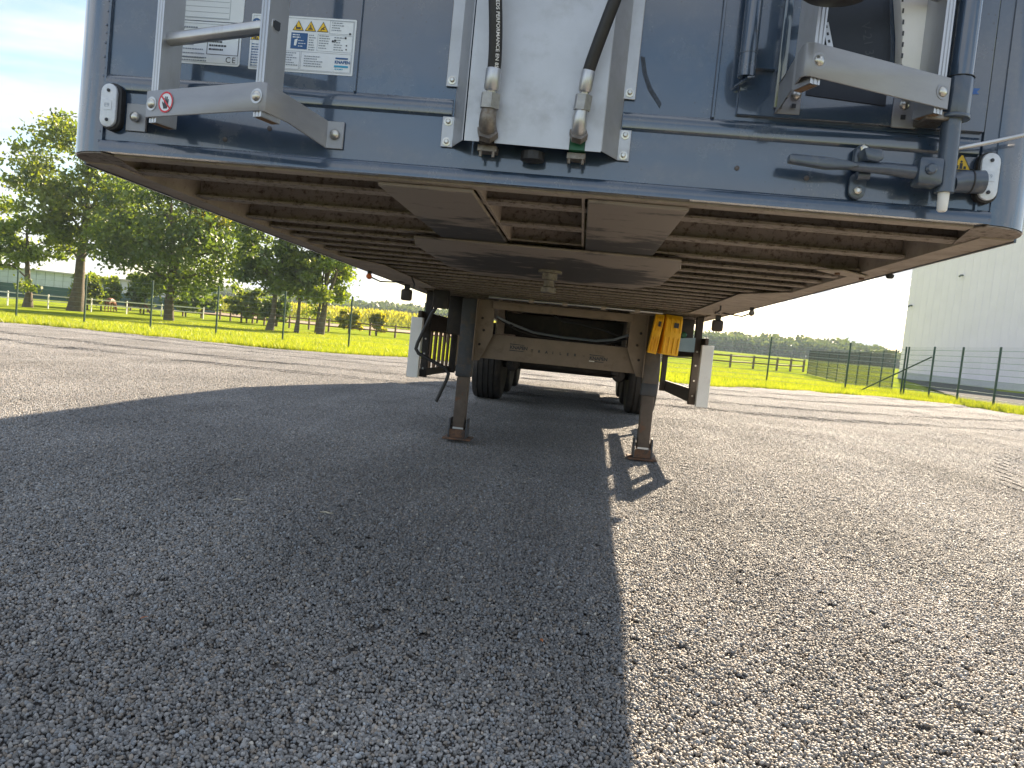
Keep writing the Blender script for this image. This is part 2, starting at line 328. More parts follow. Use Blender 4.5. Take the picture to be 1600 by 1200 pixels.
# gravel yard sheet
def gravel_mat(name, stones):
    mt = bpy.data.materials.new(name); mt.use_nodes = True; t = mt.node_tree; b = t.nodes['Principled BSDF']
    b.inputs['Roughness'].default_value = 0.62; b.inputs['Specular IOR Level'].default_value = 0.5
    geo = t.nodes.new('ShaderNodeNewGeometry')
    if stones:
        a = t.nodes.new('ShaderNodeAttribute'); a.attribute_name = 'sc'
        n = t.nodes.new('ShaderNodeTexNoise'); n.inputs['Scale'].default_value = 0.6; n.inputs['Detail'].default_value = 5; t.links.new(geo.outputs['Position'], n.inputs['Vector'])
        mr = t.nodes.new('ShaderNodeMapRange'); mr.inputs[1].default_value = 0.3; mr.inputs[2].default_value = 0.7; mr.inputs[3].default_value = 0.76; mr.inputs[4].default_value = 1.16; t.links.new(n.outputs[0], mr.inputs[0])
        n2 = t.nodes.new('ShaderNodeTexNoise'); n2.inputs['Scale'].default_value = 260; n2.inputs['Detail'].default_value = 3; t.links.new(geo.outputs['Position'], n2.inputs['Vector'])
        mr2 = t.nodes.new('ShaderNodeMapRange'); mr2.inputs[3].default_value = 0.75; mr2.inputs[4].default_value = 1.25; t.links.new(n2.outputs[0], mr2.inputs[0])
        mq = t.nodes.new('ShaderNodeMapping'); mq.inputs['Scale'].default_value = (1.5, .3, 1); mq.inputs['Rotation'].default_value = (0, 0, .5); t.links.new(geo.outputs['Position'], mq.inputs[0])
        n4 = t.nodes.new('ShaderNodeTexNoise'); n4.inputs['Scale'].default_value = 1.1; n4.inputs['Detail'].default_value = 6; t.links.new(mq.outputs[0], n4.inputs['Vector'])
        mr4 = t.nodes.new('ShaderNodeMapRange'); mr4.inputs[1].default_value = .35; mr4.inputs[2].default_value = .65; mr4.inputs[3].default_value = .86; mr4.inputs[4].default_value = 1.14; t.links.new(n4.outputs[0], mr4.inputs[0])
        m4 = t.nodes.new('ShaderNodeMath'); m4.operation = 'MULTIPLY'; t.links.new(mr.outputs[0], m4.inputs[0]); t.links.new(mr4.outputs[0], m4.inputs[1])
        mm = t.nodes.new('ShaderNodeMath'); mm.operation = 'MULTIPLY'; t.links.new(m4.outputs[0], mm.inputs[0]); t.links.new(mr2.outputs[0], mm.inputs[1])
        vm = t.nodes.new('ShaderNodeVectorMath'); vm.operation = 'SCALE'; t.links.new(a.outputs['Color'], vm.inputs[0]); t.links.new(mm.outputs[0], vm.inputs['Scale'])
        t.links.new(vm.outputs[0], b.inputs['Base Color'])
    else:
        v = t.nodes.new('ShaderNodeTexVoronoi'); v.inputs['Scale'].default_value = 60; t.links.new(geo.outputs['Position'], v.inputs['Vector'])
        r = t.nodes.new('ShaderNodeValToRGB'); r.color_ramp.elements[0].color = (0.27, 0.245, 0.22, 1); r.color_ramp.elements[1].color = (0.045, 0.042, 0.04, 1); r.color_ramp.elements[1].position = 0.75
        t.links.new(v.outputs['Distance'], r.inputs[0]); t.links.new(r.outputs[0], b.inputs['Base Color'])
        bp = t.nodes.new('ShaderNodeBump'); bp.invert = True; bp.inputs['Distance'].default_value = 0.012; t.links.new(v.outputs['Distance'], bp.inputs['Height']); t.links.new(bp.outputs[0], b.inputs['Normal'])
    return mt
gx = np.concatenate([np.linspace(-60, -22, 60), np.linspace(-22, 12.7, 300)[1:]]); ny = 240
tt = np.linspace(0, 1, ny); GX = np.repeat(gx[None], ny, 0); GE = yard_edge(gx)[None]; GY = -16 + tt[:, None] * (GE + 16)
GZ = g(GX, GY) + und(GX, GY) - 0.006; GZ[-2:] -= 0.05
idx = np.arange(GX.size).reshape(GX.shape)
Fq = np.stack([idx[:-1, :-1], idx[:-1, 1:], idx[1:, 1:], idx[1:, :-1]], -1).reshape(-1, 4)
o = mesh_np('gravel_yard', np.stack([GX, GY, GZ], -1).reshape(-1, 3), Fq, gravel_mat('gravel_base', False), smooth=True); tag(o, kind='structure')

# loose stones: four patches of real stones laid over the yard as instances of one stuff object
def ico(sub):
    bm = bmesh.new(); bmesh.ops.create_icosphere(bm, subdivisions=sub, radius=1.0)
    v = np.array([q.co[:] for q in bm.verts]); f = np.array([[l.index for l in q.verts] for q in bm.faces]); bm.free(); return v, f
iv, jf = ico(2)
TILE = 0.18
STONEM = gravel_mat('gravel_stone', True)
def stone_patch(k):
    rg = np.random.default_rng(100 + k); cell = 0.0094; n = int(TILE / cell) + 1; V = []; Fs = []; Cc = []; off = 0
    for i in range(n):
        for j in range(n):
            x = (i + 0.5 + rg.uniform(-.42, .42)) * cell - TILE / 2; y = (j + 0.5 + rg.uniform(-.42, .42)) * cell - TILE / 2
            s = 0.0051 * rg.uniform(0.68, 1.35) * (1.35 if rg.random() < .06 else 1)
            sc = s * rg.uniform(0.75, 1.2, 3) * np.array([1.05, 1.05, 0.8])
            dirs = rg.normal(size=(5, 3)); dirs /= np.linalg.norm(dirs, axis=1)[:, None]
            v = iv.copy()
            for d in dirs:                                            # knock flat facets off the ball
                h = v @ d; lim = rg.uniform(0.55, 0.85); v = v - np.where(h > lim, h - lim, 0)[:, None] * d
            M3 = np.array(Euler(tuple(rg.uniform(0, 6.28, 3))).to_matrix())
            v = (v * sc) @ M3.T
            V.append(v + np.array([x, y, rg.uniform(-.003, .0058)])); Fs.append(jf + off); off += len(v)
            b = rg.choice([0.165, 0.22, 0.285, 0.36], p=[.25, .37, .26, .12]) * rg.uniform(.88, 1.12)
            tint = np.array([1.03, 1.0, .97]) if rg.random() < .7 else (np.array([1.16, 1.0, .84]) if rg.random() < .5 else np.array([.95, 1.0, 1.06]))
            c = b * tint
            q = rg.random()
            if q < .0012: c = np.array([.55, .52, .46])
            elif q < .0022: c = np.array([.32, .12, .06])
            Cc.append(np.tile(np.append(c, 1), (len(v), 1)))
    me_o = mesh_np('gravel_patch', np.concatenate(V), np.concatenate(Fs), STONEM, attr=np.concatenate(Cc), smooth=True)
    COL.objects.unlink(me_o); return me_o
patches = [stone_patch(k) for k in range(4)]
pts = []; rots = []; ids = []
st = TILE * 0.90
yy = -1.5
while yy < 26:
    depth = yy + 2.0
    half = max(1.8, 0.86 * depth + 1.2)
    xx = -half - 0.09 * depth
    while xx < min(half * 0.9 + 0.3, 12.6):
        e = float(yard_edge(xx))
        if yy < e - 0.1 and xx > -26:
            px, py = xx + RNG.uniform(-.01, .01), yy + RNG.uniform(-.01, .01)
            z = float(g(px, py) + und(px, py)); dx = float(g(px + .1, py) + und(px + .1, py)) - z; dy = float(g(px, py + .1) + und(px, py + .1)) - z
            pts.append((px, py, z)); k = int(RNG.integers(4))
            nrm = Vector((-dx / .1, -dy / .1, 1)).normalized()
            q = nrm.to_track_quat('Z', 'Y').to_matrix() @ Matrix.Rotation(k * math.pi / 2, 3, 'Z')
            rots.append(tuple(q.to_euler())); ids.append(int(RNG.integers(4)))
        xx += st
    yy += st
me = bpy.data.meshes.new('loose_gravel'); me.from_pydata(pts, [], [])
a = me.attributes.new('rot', 'FLOAT_VECTOR', 'POINT'); a.data.foreach_set('vector', np.array(rots, np.float32).ravel())
a = me.attributes.new('pick', 'INT', 'POINT'); a.data.foreach_set('value', np.array(ids, np.int32))
grav = bpy.data.objects.new('loose_gravel', me); COL.objects.link(grav)
tag(grav, 'loose grey gravel stones covering the yard around the trailer', 'gravel', kind='stuff')
ng = bpy.data.node_groups.new('scatter_gravel', 'GeometryNodeTree')
ng.interface.new_socket('Geometry', in_out='INPUT', socket_type='NodeSocketGeometry'); ng.interface.new_socket('Geometry', in_out='OUTPUT', socket_type='NodeSocketGeometry')
gi = ng.nodes.new('NodeGroupInput'); go = ng.nodes.new('NodeGroupOutput'); jn = ng.nodes.new('GeometryNodeJoinGeometry')
ra = ng.nodes.new('GeometryNodeInputNamedAttribute'); ra.data_type = 'FLOAT_VECTOR'; ra.inputs[0].default_value = 'rot'
ia = ng.nodes.new('GeometryNodeInputNamedAttribute'); ia.data_type = 'INT'; ia.inputs[0].default_value = 'pick'
e2r = ng.nodes.new('FunctionNodeEulerToRotation'); ng.links.new(ra.outputs[0], e2r.inputs[0])
for k in range(4):
    oi = ng.nodes.new('GeometryNodeObjectInfo'); oi.inputs['Object'].default_value = patches[k]; oi.inputs['As Instance'].default_value = True
    eq = ng.nodes.new('FunctionNodeCompare'); eq.data_type = 'INT'; eq.operation = 'EQUAL'; ng.links.new(ia.outputs[0], eq.inputs[2]); eq.inputs[3].default_value = k
    ip = ng.nodes.new('GeometryNodeInstanceOnPoints'); ng.links.new(gi.outputs[0], ip.inputs['Points']); ng.links.new(eq.outputs[0], ip.inputs['Selection'])
    ng.links.new(oi.outputs['Geometry'], ip.inputs['Instance']); ng.links.new(e2r.outputs[0], ip.inputs['Rotation']); ng.links.new(ip.outputs[0], jn.inputs[0])
ng.links.new(jn.outputs[0], go.inputs[0])
md = grav.modifiers.new('scatter', 'NODES'); md.node_group = ng

#BODY#
# ================================================================== the trailer
ZB, TP = 1.3407, 0.0227
T = empty('semi_trailer', (0, 0, ZB), (-TP, 0, 0))
tag(T, 'slate grey moving floor semi trailer standing on its landing legs, seen from the front', 'trailer')
TOP = 2.66; REAR = 13.4
def part(mb, name, mat, parent=None, **k): return mb.build(name, mat, T if parent is None else parent, **k)

# front wall skin with a raised bottom strip, a horizontal rib and upright weld beads
part(MB().box(-1.14, 1.14, 0.004, 0.03, 0.0, TOP), 'front_wall', PAINT)
part(MB().prism([(-1.14, 0.0035, 0), (-1.14, -0.009, 0), (-1.14, -0.009, 0.023), (-1.14, -0.006, 0.029), (-1.14, 0.0035, 0.034)], (2.28, 0, 0)), 'bottom_strip', PAINT, smooth=30)
for x0, x1 in ((-1.135, -0.2), (0.235, 1.095)):
    part(MB().prism([(x0, 0.0035, 0.160), (x0, -0.004, 0.166), (x0, -0.005, 0.172), (x0, -0.005, 0.192), (x0, -0.003, 0.198), (x0, 0.0035, 0.206)], (x1 - x0, 0, 0)), 'wall_rib', PAINT, smooth=40)
for x, z0, w in ((-0.46, 0.207, .004), (-1.138, 0.03, .006), (0.455, 0.207, .005), (1.105, 0.03, .005)):
    part(MB().prism([(x - w, 0.0035, z0), (x - w * .5, -w * .8, z0), (x + w * .5, -w * .8, z0), (x + w, 0.0035, z0)], (0, 0, TOP - z0)), 'weld_seam', PAINT, smooth=60)
# weld lumps down the left corner seam
for i in range(16):
    z = 0.03 + i * 0.028 + random.uniform(-.006, .006)
    part(MB().lathe([(0.001, -0.003), (0.004, -0.001), (0.003, 0.002), (0.0005, 0.003)], (-1.143 + random.uniform(-.003, .003), -0.003, z), (random.uniform(-.3, .3), -.4, 1), 8), 'weld_bead', PAINT, smooth=60)
def corner(sx):
    n = 14; P = []
    for i in range(n + 1):
        a = math.pi / 2 * i / n; P.append((sx * (1.14 + 0.135 * math.sin(a)), 0.135 - 0.135 * math.cos(a)))
    P += [(sx * 1.245, 0.135), (sx * 1.14, 0.03)]
    part(MB().prism([(x, y, 0.0) for x, y in P], (0, 0, TOP)), 'corner_post', PAINT, smooth=25)
    part(MB().prism([(x * 0.998, y + 0.002, -0.004) for x, y in P[:n + 1]] + [(sx * 1.19, 0.30, -0.004), (sx * 1.12, 0.04, -0.004)], (0, 0, 0.003)), 'corner_cap', DIRTY)
for sx in (-1, 1): corner(sx)
for sx in (-1, 1):
    part(MB().box(min(sx * 1.245, sx * 1.275), max(sx * 1.245, sx * 1.275), 0.1355, REAR, 0.0, TOP), 'side_wall', PAINT)
    xa, xb = sorted((sx * 1.19, sx * 1.2735))
    rail = MB().box(xa, xb, 0.14, REAR, -0.008, -0.001).box(*sorted((sx * 1.19, sx * 1.198)), 0.14, REAR, -0.001, 0.115)
    part(rail, 'side_rail', DIRTY_LIGHT)
    # lower lip along the outside of the rail
    part(MB().box(*sorted((sx * 1.2745, sx * 1.280)), 0.14, REAR, -0.012, 0.05), 'edge_lip', PAINT2)
part(MB().box(-1.244, 1.244, REAR - .05, REAR, -0.2, TOP), 'rear_door', PAINT)
part(MB().box(-1.27, 1.27, 0.01, REAR, TOP, TOP + .04), 'roof_cover', BLACK)
part(MB().box(-1.19, 1.19, 0.031, REAR - .06, 0.122, 0.135), 'floor_deck', DECKM)
part(MB().box(-1.12, 1.12, 0.0305, 0.075, -0.004, 0.002), 'front_lip', DIRTY_LIGHT)

# cross members
cm = MB().box(-1.188, 1.188, -0.003, 0.003, 0.007, 0.12).box(-1.188, 1.188, -0.034, 0.030, -0.001, 0.0065)
first = None; ylist = [0.27, 0.645, 1.05] + [1.05 + 0.235 * i for i in range(1, 52)]
for i, y in enumerate(ylist):
    if y > REAR - .1: break
    if first is None:
        first = part(cm, 'cross_member', DIRTY); first.location.y = y
    else:
        share(first, loc=(0, y, 0))
# short stringers between the ramps
for x in (-0.128, 0.155):
    part(MB().box(x - .004, x + .004, 0.076, 1.19, -0.003, 0.10), 'stringer', DIRTY_LIGHT)
# ramp plates up to the king pin
for poly in ([(-.395, .06), (-.136, .06), (-.136, 1.19), (-.395, 1.16)], [(.168, .06), (.43, .06), (.42, 1.19), (.165, 1.19)]):
    part(MB().prism([(x, y, -0.0165) for x, y in poly], (0, 0, 0.012)), 'ramp_plate', RAMPM, bevel=.003, seg=1)
part(MB().prism([(-.50, 1.0, -.026), (.53, 1.0, -.026), (.56, 1.25, -.026), (.56, 2.05, -.026), (.42, 2.42, -.026), (-.42, 2.42, -.026), (-.55, 2.05, -.026), (-.55, 1.25, -.026)], (0, 0, .009)), 'rubbing_plate', KPLATE, bevel=.003, seg=1)
kp = part(MB().lathe([(.058, 0), (.058, -.012), (.0365, -.014), (.0365, -.045), (.0254, -.048), (.0254, -.078), (.0365, -.082), (.0365, -.105), (.033, -.108)], (0, 1.81, -.0265), (0, 0, 1), 24), 'king_pin', CAST, smooth=35)
# rusty twist bracket at the right hand rail
part(MB().prism([(1.02, 0.98, -.012), (1.10, 0.93, -.012), (1.235, 1.05, -.012), (1.215, 1.09, -.012), (1.12, 1.06, -.012)], (0, 0, -.007)), 'rail_bracket', DIRTY_LIGHT, bevel=.002, seg=1)
for p in ((1.10, 0.99), (1.215, 1.07)):
    part(MB().lathe([(.010, -.006), (.010, 0), (.007, .0)], (p[0], p[1], -.020), (0, 0, 1), 8), 'bracket_bolt', RUST)
part(MB().prism([(-1.19, 2.2, -.010), (-1.19, 4.2, -.010), (-1.02, 4.2, -.010), (-1.02, 2.55, -.010)], (0, 0, .004)), 'floor_gusset', DIRTY_LIGHT)
part(MB().prism([(1.19, 1.95, -.010), (1.19, 4.3, -.010), (1.00, 4.3, -.010), (1.00, 2.3, -.010)], (0, 0, .004)), 'floor_gusset', DIRTY_LIGHT)

# ---- landing gear
def gl(y): return -ZB + TP * y          # local height of the yard surface under y
def leg(sx, mat):
    c = sx * 0.773; f0 = gl(4.5) + 0.005
    L = part(MB().box(c - .0625, c + .0625, 4.45, 4.575, -0.70, -0.045), 'landing_leg', mat, bevel=.012)
    part(MB().box(c - .066, c + .066, 4.446, 4.579, -0.705, -0.60), 'leg_collar', LEGM, L, bevel=.012)
    part(MB().box(c - .050, c + .050, 4.462, 4.563, f0 + .075, -0.69), 'inner_leg', LEGB, L, bevel=.008)
    part(MB().box(c - .118, c + .118, 4.40, 4.63, f0 - .002, f0 + .016), 'foot_plate', RUST, L, bevel=.006)
    for s in (-1, 1):
        part(MB().prism([(c + s * .066, 4.43, f0 + .016), (c + s * .066, 4.60, f0 + .016), (c + s * .066, 4.575, f0 + .175), (c + s * .066, 4.455, f0 + .175)], (s * .013, 0, 0)), 'foot_cheek', LEGM, L, bevel=.003, seg=1)
    part(MB().box(c - .065, c + .065, 4.435, 4.447, f0 + .016, f0 + .085), 'foot_bar', RUST, L, bevel=.003, seg=1)
    part(MB().tube([(c - .085, 4.512, f0 + .115), (c + .085, 4.512, f0 + .115)], .016, 12), 'foot_pin', CAST, L, smooth=40)
    part(MB().box(c - .045, c + .045, 4.452, 4.460, f0 + .088, f0 + .102), 'foot_edge', ALU, L)
    # mounting gusset on the inner side
    q = lambda a: sx * a
    part(MB().prism([(q(.71), 4.50, -.045), (q(.584), 4.50, -.045), (q(.566), 4.50, -.16), (q(.562), 4.50, -.335), (q(.655), 4.50, -.555), (q(.70), 4.50, -.56)], (0, .008, 0)), 'leg_gusset', BEAMM, L)
    part(MB().box(*sorted((q(.703), q(.7105))), 4.43, 4.62, -.56, -.045), 'leg_gusset', BEAMM, L)
    for x, z in ((.66, -.20), (.64, -.30), (.665, -.42)):
        part(MB().lathe([(.011, 0), (.011, .006), (.006, .010)], (q(x), 4.4985, z), (0, -1, 0), 8), 'gusset_bolt', BLACK, L)
leg(-1, LEGM); leg(1, pbr('leg_steel_dusty', (0.085, 0.075, 0.068), 0.6, 0.1, 0.25, 6, 0.15, 60, ((0.15, 0.11, 0.08), 0.48, 0.7, 8)))
part(MB().box(-.70, .70, 4.545, 4.60, -.535, -.325), 'cross_beam', BEAMM, bevel=.006)
part(MB().box(-.58, .58, 4.47, 4.55, -.115, -.05), 'leg_cross_rail', BEAMM, bevel=.004)
part(MB().tube([(-.60, 4.30, -.030), (-.2, 4.30, -.032), (.2, 4.30, -.028), (.80, 4.30, -.030)], .012, 10), 'drive_shaft', ALU, smooth=40)
for x in (-.25, .02, .33, .6): part(MB().tube([(x - .02, 4.30, -.03), (x + .02, 4.30, -.03)], .02, 10), 'shaft_clip', DIRTY_LIGHT, smooth=40)
beam_y = 4.5435
def beam_text(body, x, z, size, mat, sp=1.0, al='LEFT', bold=0.0): return text_mesh('beam_lettering', body, size, mat, T, wallM(x, z, beam_y), al, sp, bold=bold)
def logo_bars(x, z, w, y, m1, m2, par, nm='logo_bar'):
    part(MB().prism([(x, y, z + w * .285), (x + w * .9, y, z + w * .285), (x + w, y, z + w * .32), (x, y, z + w * .345)], (0, -.0006, 0)), nm, m1, par)
    part(MB().prism([(x, y, z - w * .125), (x + w * .92, y, z - w * .125), (x + w * .98, y, z - w * .085), (x, y, z - w * .065)], (0, -.0006, 0)), nm, m2, par)
beam_text('KNAPEN', -.412, -.432, .040, INK, 0.95, bold=.0012); logo_bars(-.414, -.4325, .128, beam_y, INK, INK, T)
for i, ch in enumerate('TRAILER'): beam_text(ch, -.232 + i * .0605, -.442, .031, INK, bold=.0012)
part(MB().box(.205, .222, beam_y - .0006, beam_y, -.434, -.430), 'lettering_dash', INK)
beam_text('KNAPEN', .262, -.456, .040, INK, 0.95, bold=.0012); logo_bars(.260, -.4565, .128, beam_y, INK, INK, T)
part(MB().box(.260, .305, beam_y - .0012, beam_y - .0007, -.4722, -.4652), 'logo_bar', WHITEP)

# crank handle hanging beside the left leg
part(MB().tube([(-.94, 4.33, -.03), (-.985, 4.33, -.08), (-1.06, 4.33, -.21), (-1.155, 4.33, -.46), (-1.165, 4.33, -.51), (-1.14, 4.33, -.545), (-1.00, 4.33, -.605), (-.90, 4.33, -.645), (-.875, 4.33, -.685), (-.885, 4.33, -.735), (-.955, 4.33, -.925)], .0145, 12), 'crank_handle', RUBBER, smooth=40)
part(MB().box(-1.06, -.93, 4.31, 4.37, -.16, -.01), 'crank_bracket', BLACK, bevel=.008)
part(MB().box(-.98, -.85, 4.62, 4.78, -.36, -.03), 'gear_box', BLACK, bevel=.012)
part(MB().box(.86, 1.12, 4.75, 5.1, -.2, -.03), 'valve_box', BLACK, bevel=.012)
part(MB().lathe([(.028, 0), (.028, .01), (.016, .02), (.016, .03)], (1.02, 4.62, -.175), (0, -1, 0), 14), 'release_knob', GREEN, smooth=40)
part(MB().prism([(.84, 4.6, -.22), (1.12, 4.6, -.19), (1.12, 4.6, -.31), (.84, 4.6, -.315)], (0, .01, 0)), 'blue_tank_end', pbr('pale_blue_tank', (.22, .33, .42), .4, 0, .1))

# ---- side guards
def guard(sx, slats):
    X = lambda a, b: sorted((sx * a, sx * b))
    gzt, gzb = -0.245, -0.755
    P = part(MB().box(*X(1.165, 1.262), 4.49, 4.555, gzb, gzt), 'guard_end_post', WHITEP, bevel=.003, seg=1)
    for y in ((4.70, 6.2, 7.6) if slats else (4.75, 7.2)):
        part(MB().box(*X(1.135, 1.195), y, y + .055, gzb, -.005), 'guard_upright', BLACK if slats else BROWNBLK, P, bevel=.004, seg=1)
    part(MB().box(*X(1.195, 1.225), 4.565, 7.75, gzt - .10, gzt + .06), 'guard_plank', BROWNBLK, P, bevel=.004, seg=1)
    part(MB().box(*X(1.195, 1.225), 4.565, 7.75, gzb, gzb + .125 - (.06 if slats else 0)), 'guard_plank', BLACK if slats else BROWNBLK, P, bevel=.004, seg=1)
    if slats:
        s0 = None
        for i in range(12):
            y = 4.90 + i * .235
            if s0 is None: s0 = part(MB().box(*X(1.20, 1.22), 0, .075, gzb + .06, gzt - .10), 'guard_slat', WOODF, P); s0.location.y = y
            else: share(s0, P, loc=(0, y, 0))
    for z in (-.30, -.42, -.55, -.68):
        part(MB().lathe([(.009, 0), (.009, .004), (.004, .007)], (sx * 1.165, 4.7 if slats else 4.75, z), (0, -1, 0), 8), 'guard_bolt', ZINC, P)
guard(-1, True); guard(1, False)

# ---- chassis and running gear
for sx in (-1, 1):
    c = sx * .56
    part(MB().box(c - .006, c + .006, 4.7, 13.1, -.36, 0.0).box(c - .07, c + .07, 4.7, 13.1, -.375, -.36).box(c - .07, c + .07, 4.7, 13.1, -.012, -.0015), 'chassis_beam', DIRTY)
for y in (5.3, 6.6, 7.7): part(MB().box(-.55, .55, y, y + .09, -.30, -.10), 'chassis_cross_beam', BLACK)
part(MB().lathe([(.02, -.50), (.13, -.47), (.15, -.42), (.15, .42), (.13, .47), (.02, .50)], (0, 5.75, -.22), (1, 0, 0), 20), 'air_tank', BLACK, smooth=35)
part(MB().box(-.3, .3, 7.1, 7.5, -.34, -.05), 'hydraulic_block', BLACK, bevel=.02)
for k, (pts_, mt_) in enumerate((([(-.55, 4.66, -.18), (-.4, 4.9, -.26), (-.2, 5.1, -.30), (.1, 5.2, -.31), (.35, 5.0, -.31), (.56, 4.66, -.25)], RUBBER),
        ([(-.56, 4.64, -.17), (-.45, 4.7, -.215), (-.25, 4.9, -.27), (0, 5.0, -.285), (.3, 4.9, -.29), (.45, 4.7, -.27), (.57, 4.64, -.22)], pbr('grey_hose', (.2, .23, .27), .5)),
        ([(-.1, 4.8, -.09), (0, 4.75, -.15), (.15, 4.72, -.16), (.35, 4.72, -.19), (.52, 4.7, -.24)], RUBBER), ([(-.5, 4.8, -.1), (-.48, 4.72, -.2), (-.42, 4.7, -.24)], RUBBER))):
    part(MB().tube(pts_, .011, 8), 'air_hose', mt_, smooth=60)
def wheel(sx, y):
    zc = gl(y) + .512; o = (sx * 1.025, y, zc)
    prof = [(.30, -.175), (.36, -.19), (.44, -.192), (.485, -.185), (.505, -.168)]
    for gxx in (-.105, -.035, .035, .105): prof += [(.517, gxx - .024), (.517, gxx - .009), (.503, gxx - .006), (.503, gxx + .006), (.517, gxx + .009)]
    prof = sorted(prof[:5], key=lambda q: q[0]) + prof[5:] + [(.505, .168), (.485, .185), (.44, .192), (.36, .19), (.30, .175)]
    h = part(MB().lathe([(.09, -.10), (.12, -.06), (.12, .06), (.09, .12), (.05, .13)], o, (sx, 0, 0), 20), 'wheel', CAST, smooth=35)
    part(MB().lathe(prof, o, (sx, 0, 0), 48), 'tyre', TYRE, h, smooth=40)
    part(MB().lathe([(.299, -.174), (.27, -.16), (.25, -.02), (.12, .02), (.12, .03), (.25, -.01), (.28, .15), (.299, .174)], o, (sx, 0, 0), 32), 'rim', ALU, h, smooth=40)
for y in (8.60, 9.91, 11.22):
    for sx in (-1, 1): wheel(sx, y)
    zc = gl(y) + .512
    part(MB().tube([(-.9, y, zc), (.9, y, zc)], .073, 16), 'axle', BLACK, smooth=40)
    for sx in (-1, 1):
        part(MB().prism([(sx * .60, y - .55, -.37), (sx * .60, y - .35, -.37), (sx * .60, y - .38, -.66), (sx * .60, y - .50, -.66)], (sx * .09, 0, 0)), 'suspension_hanger', BLACK, bevel=.008, seg=1)
        part(MB().tube([(sx * .645, y - .44, -.60), (sx * .645, y - .2, zc + .04), (sx * .645, y, zc + .09), (sx * .645, y + .35, zc + .0)], .035, 8), 'trailing_arm', BLACK, smooth=40)
        part(MB().lathe([(.05, -.11), (.078, -.10), (.082, -.02), (.088, -.015), (.088, .015), (.082, .02), (.078, .10), (.05, .11)], (sx * .70, y - .30, zc - .02), (0, 1, 0), 16), 'brake_chamber', BLACK, smooth=35)
        part(MB().lathe([(.09, -.12), (.12, -.09), (.125, -.02), (.115, .0), (.125, .02), (.12, .10), (.09, .12)], (sx * .60, y + .35, zc + .17), (0, 0, 1), 16), 'air_bellow', RUBBER, smooth=35)
part(MB().box(-1.2, 1.2, 13.1, 13.22, -.72, -.55), 'rear_bumper', BLACK)
for sx in (-1, 1): part(MB().box(sx * .7 - .03, sx * .7 + .03, 13.12, 13.2, -.55, -.2), 'bumper_stay', BLACK)

# ---- side lamps hanging under the rails, with their cables
for sx, y in ((-1, 4.07), (-1, 3.06), (1, 4.23), (1, 3.14)):
    amber = y < 3.5
    xs_ = sx * (1.225 if not amber else 1.25)
    if amber:
        h = part(MB().lathe([(.008, -.02), (.015, -.018), (.018, -.008), (.018, .010), (.012, .016)], (xs_, y, -.045), (0, -1, .15), 14), 'side_marker_lamp', ORANGE if sx < 0 else CAST, smooth=40)
        part(MB().tube([(xs_, y + .02, -.045), (xs_ - sx * .01, y + .25, -.055), (xs_ - sx * .03, y + .55, -.03), (xs_ - sx * .05, y + .8, -.006)], .005, 6), 'lamp_cable', RUBBER, h, smooth=60)
        part(MB().box(xs_ - .012, xs_ + .012, y - .004, y + .014, -.03, -.008), 'lamp_stay', RUBBER, h)
    else:
        h = part(MB().box(xs_ - .043, xs_ + .043, y - .02, y + .03, -.135, -.045), 'side_marker_lamp', BROWNBLK, bevel=.016, seg=3)
        part(MB().box(xs_ - .02, xs_ + .02, y - .006, y + .016, -.05, -.008), 'lamp_stay', RUBBER, h)
part(MB().tube([(1.06, 3.2, -.005), (1.07, 3.25, -.035), (1.08, 3.5, -.045), (1.12, 3.75, -.02), (1.19, 4.0, -.012)], .006, 6), 'loose_cable', RUBBER, smooth=60)
part(MB().tube([(-1.02, 3.3, -.005), (-1.04, 3.5, -.04), (-1.10, 3.75, -.05), (-1.16, 4.0, -.012)], .006, 6), 'loose_cable', RUBBER, smooth=60)
part(MB().lathe([(.005, 0), (.014, .004), (.014, .012), (.01, .018)], (1.262, 0.92, -.014), (0, 0, -1), 12), 'rail_plug', RUBBER, smooth=40)

# ---- front marker lamps
def stadium(cx, cz, w, h, y, n=8):
    r = w / 2; P = []
    for i in range(n + 1): a = math.pi * i / n; P.append((cx + r * math.cos(a), y, cz + h / 2 - r + r * math.sin(a)))
    for i in range(n + 1): a = math.pi + math.pi * i / n; P.append((cx + r * math.cos(a), y, cz - h / 2 + r + r * math.sin(a)))
    return P
def front_lamp(cx, cz):
    b = part(MB().prism(stadium(cx, cz, .054, .124, .003), (0, -.022, 0)), 'front_marker_lamp', RUBBER, bevel=.003)
    part(MB().prism(stadium(cx - .002, cz, .044, .114, -.0195), (0, -.012, 0)), 'lens', LENS, b, bevel=.004)
    part(MB().box(cx - .013, cx + .009, -.0328, -.0318, cz - .012, cz + .012), 'reflector', ALU, b)
    text_mesh('lens_mark', 'E9', .014, INKG, b, wallM(cx - .011, cz - .005, -.0331))
    for s in (-1, 1): part(MB().lathe([(.0045, 0), (.0045, .003), (.002, .004)], (cx - .002, -.031, cz + s * .038), (0, -1, 0), 10), 'lamp_screw', INK, b)
front_lamp(-1.106, .116); front_lamp(1.117, .108)

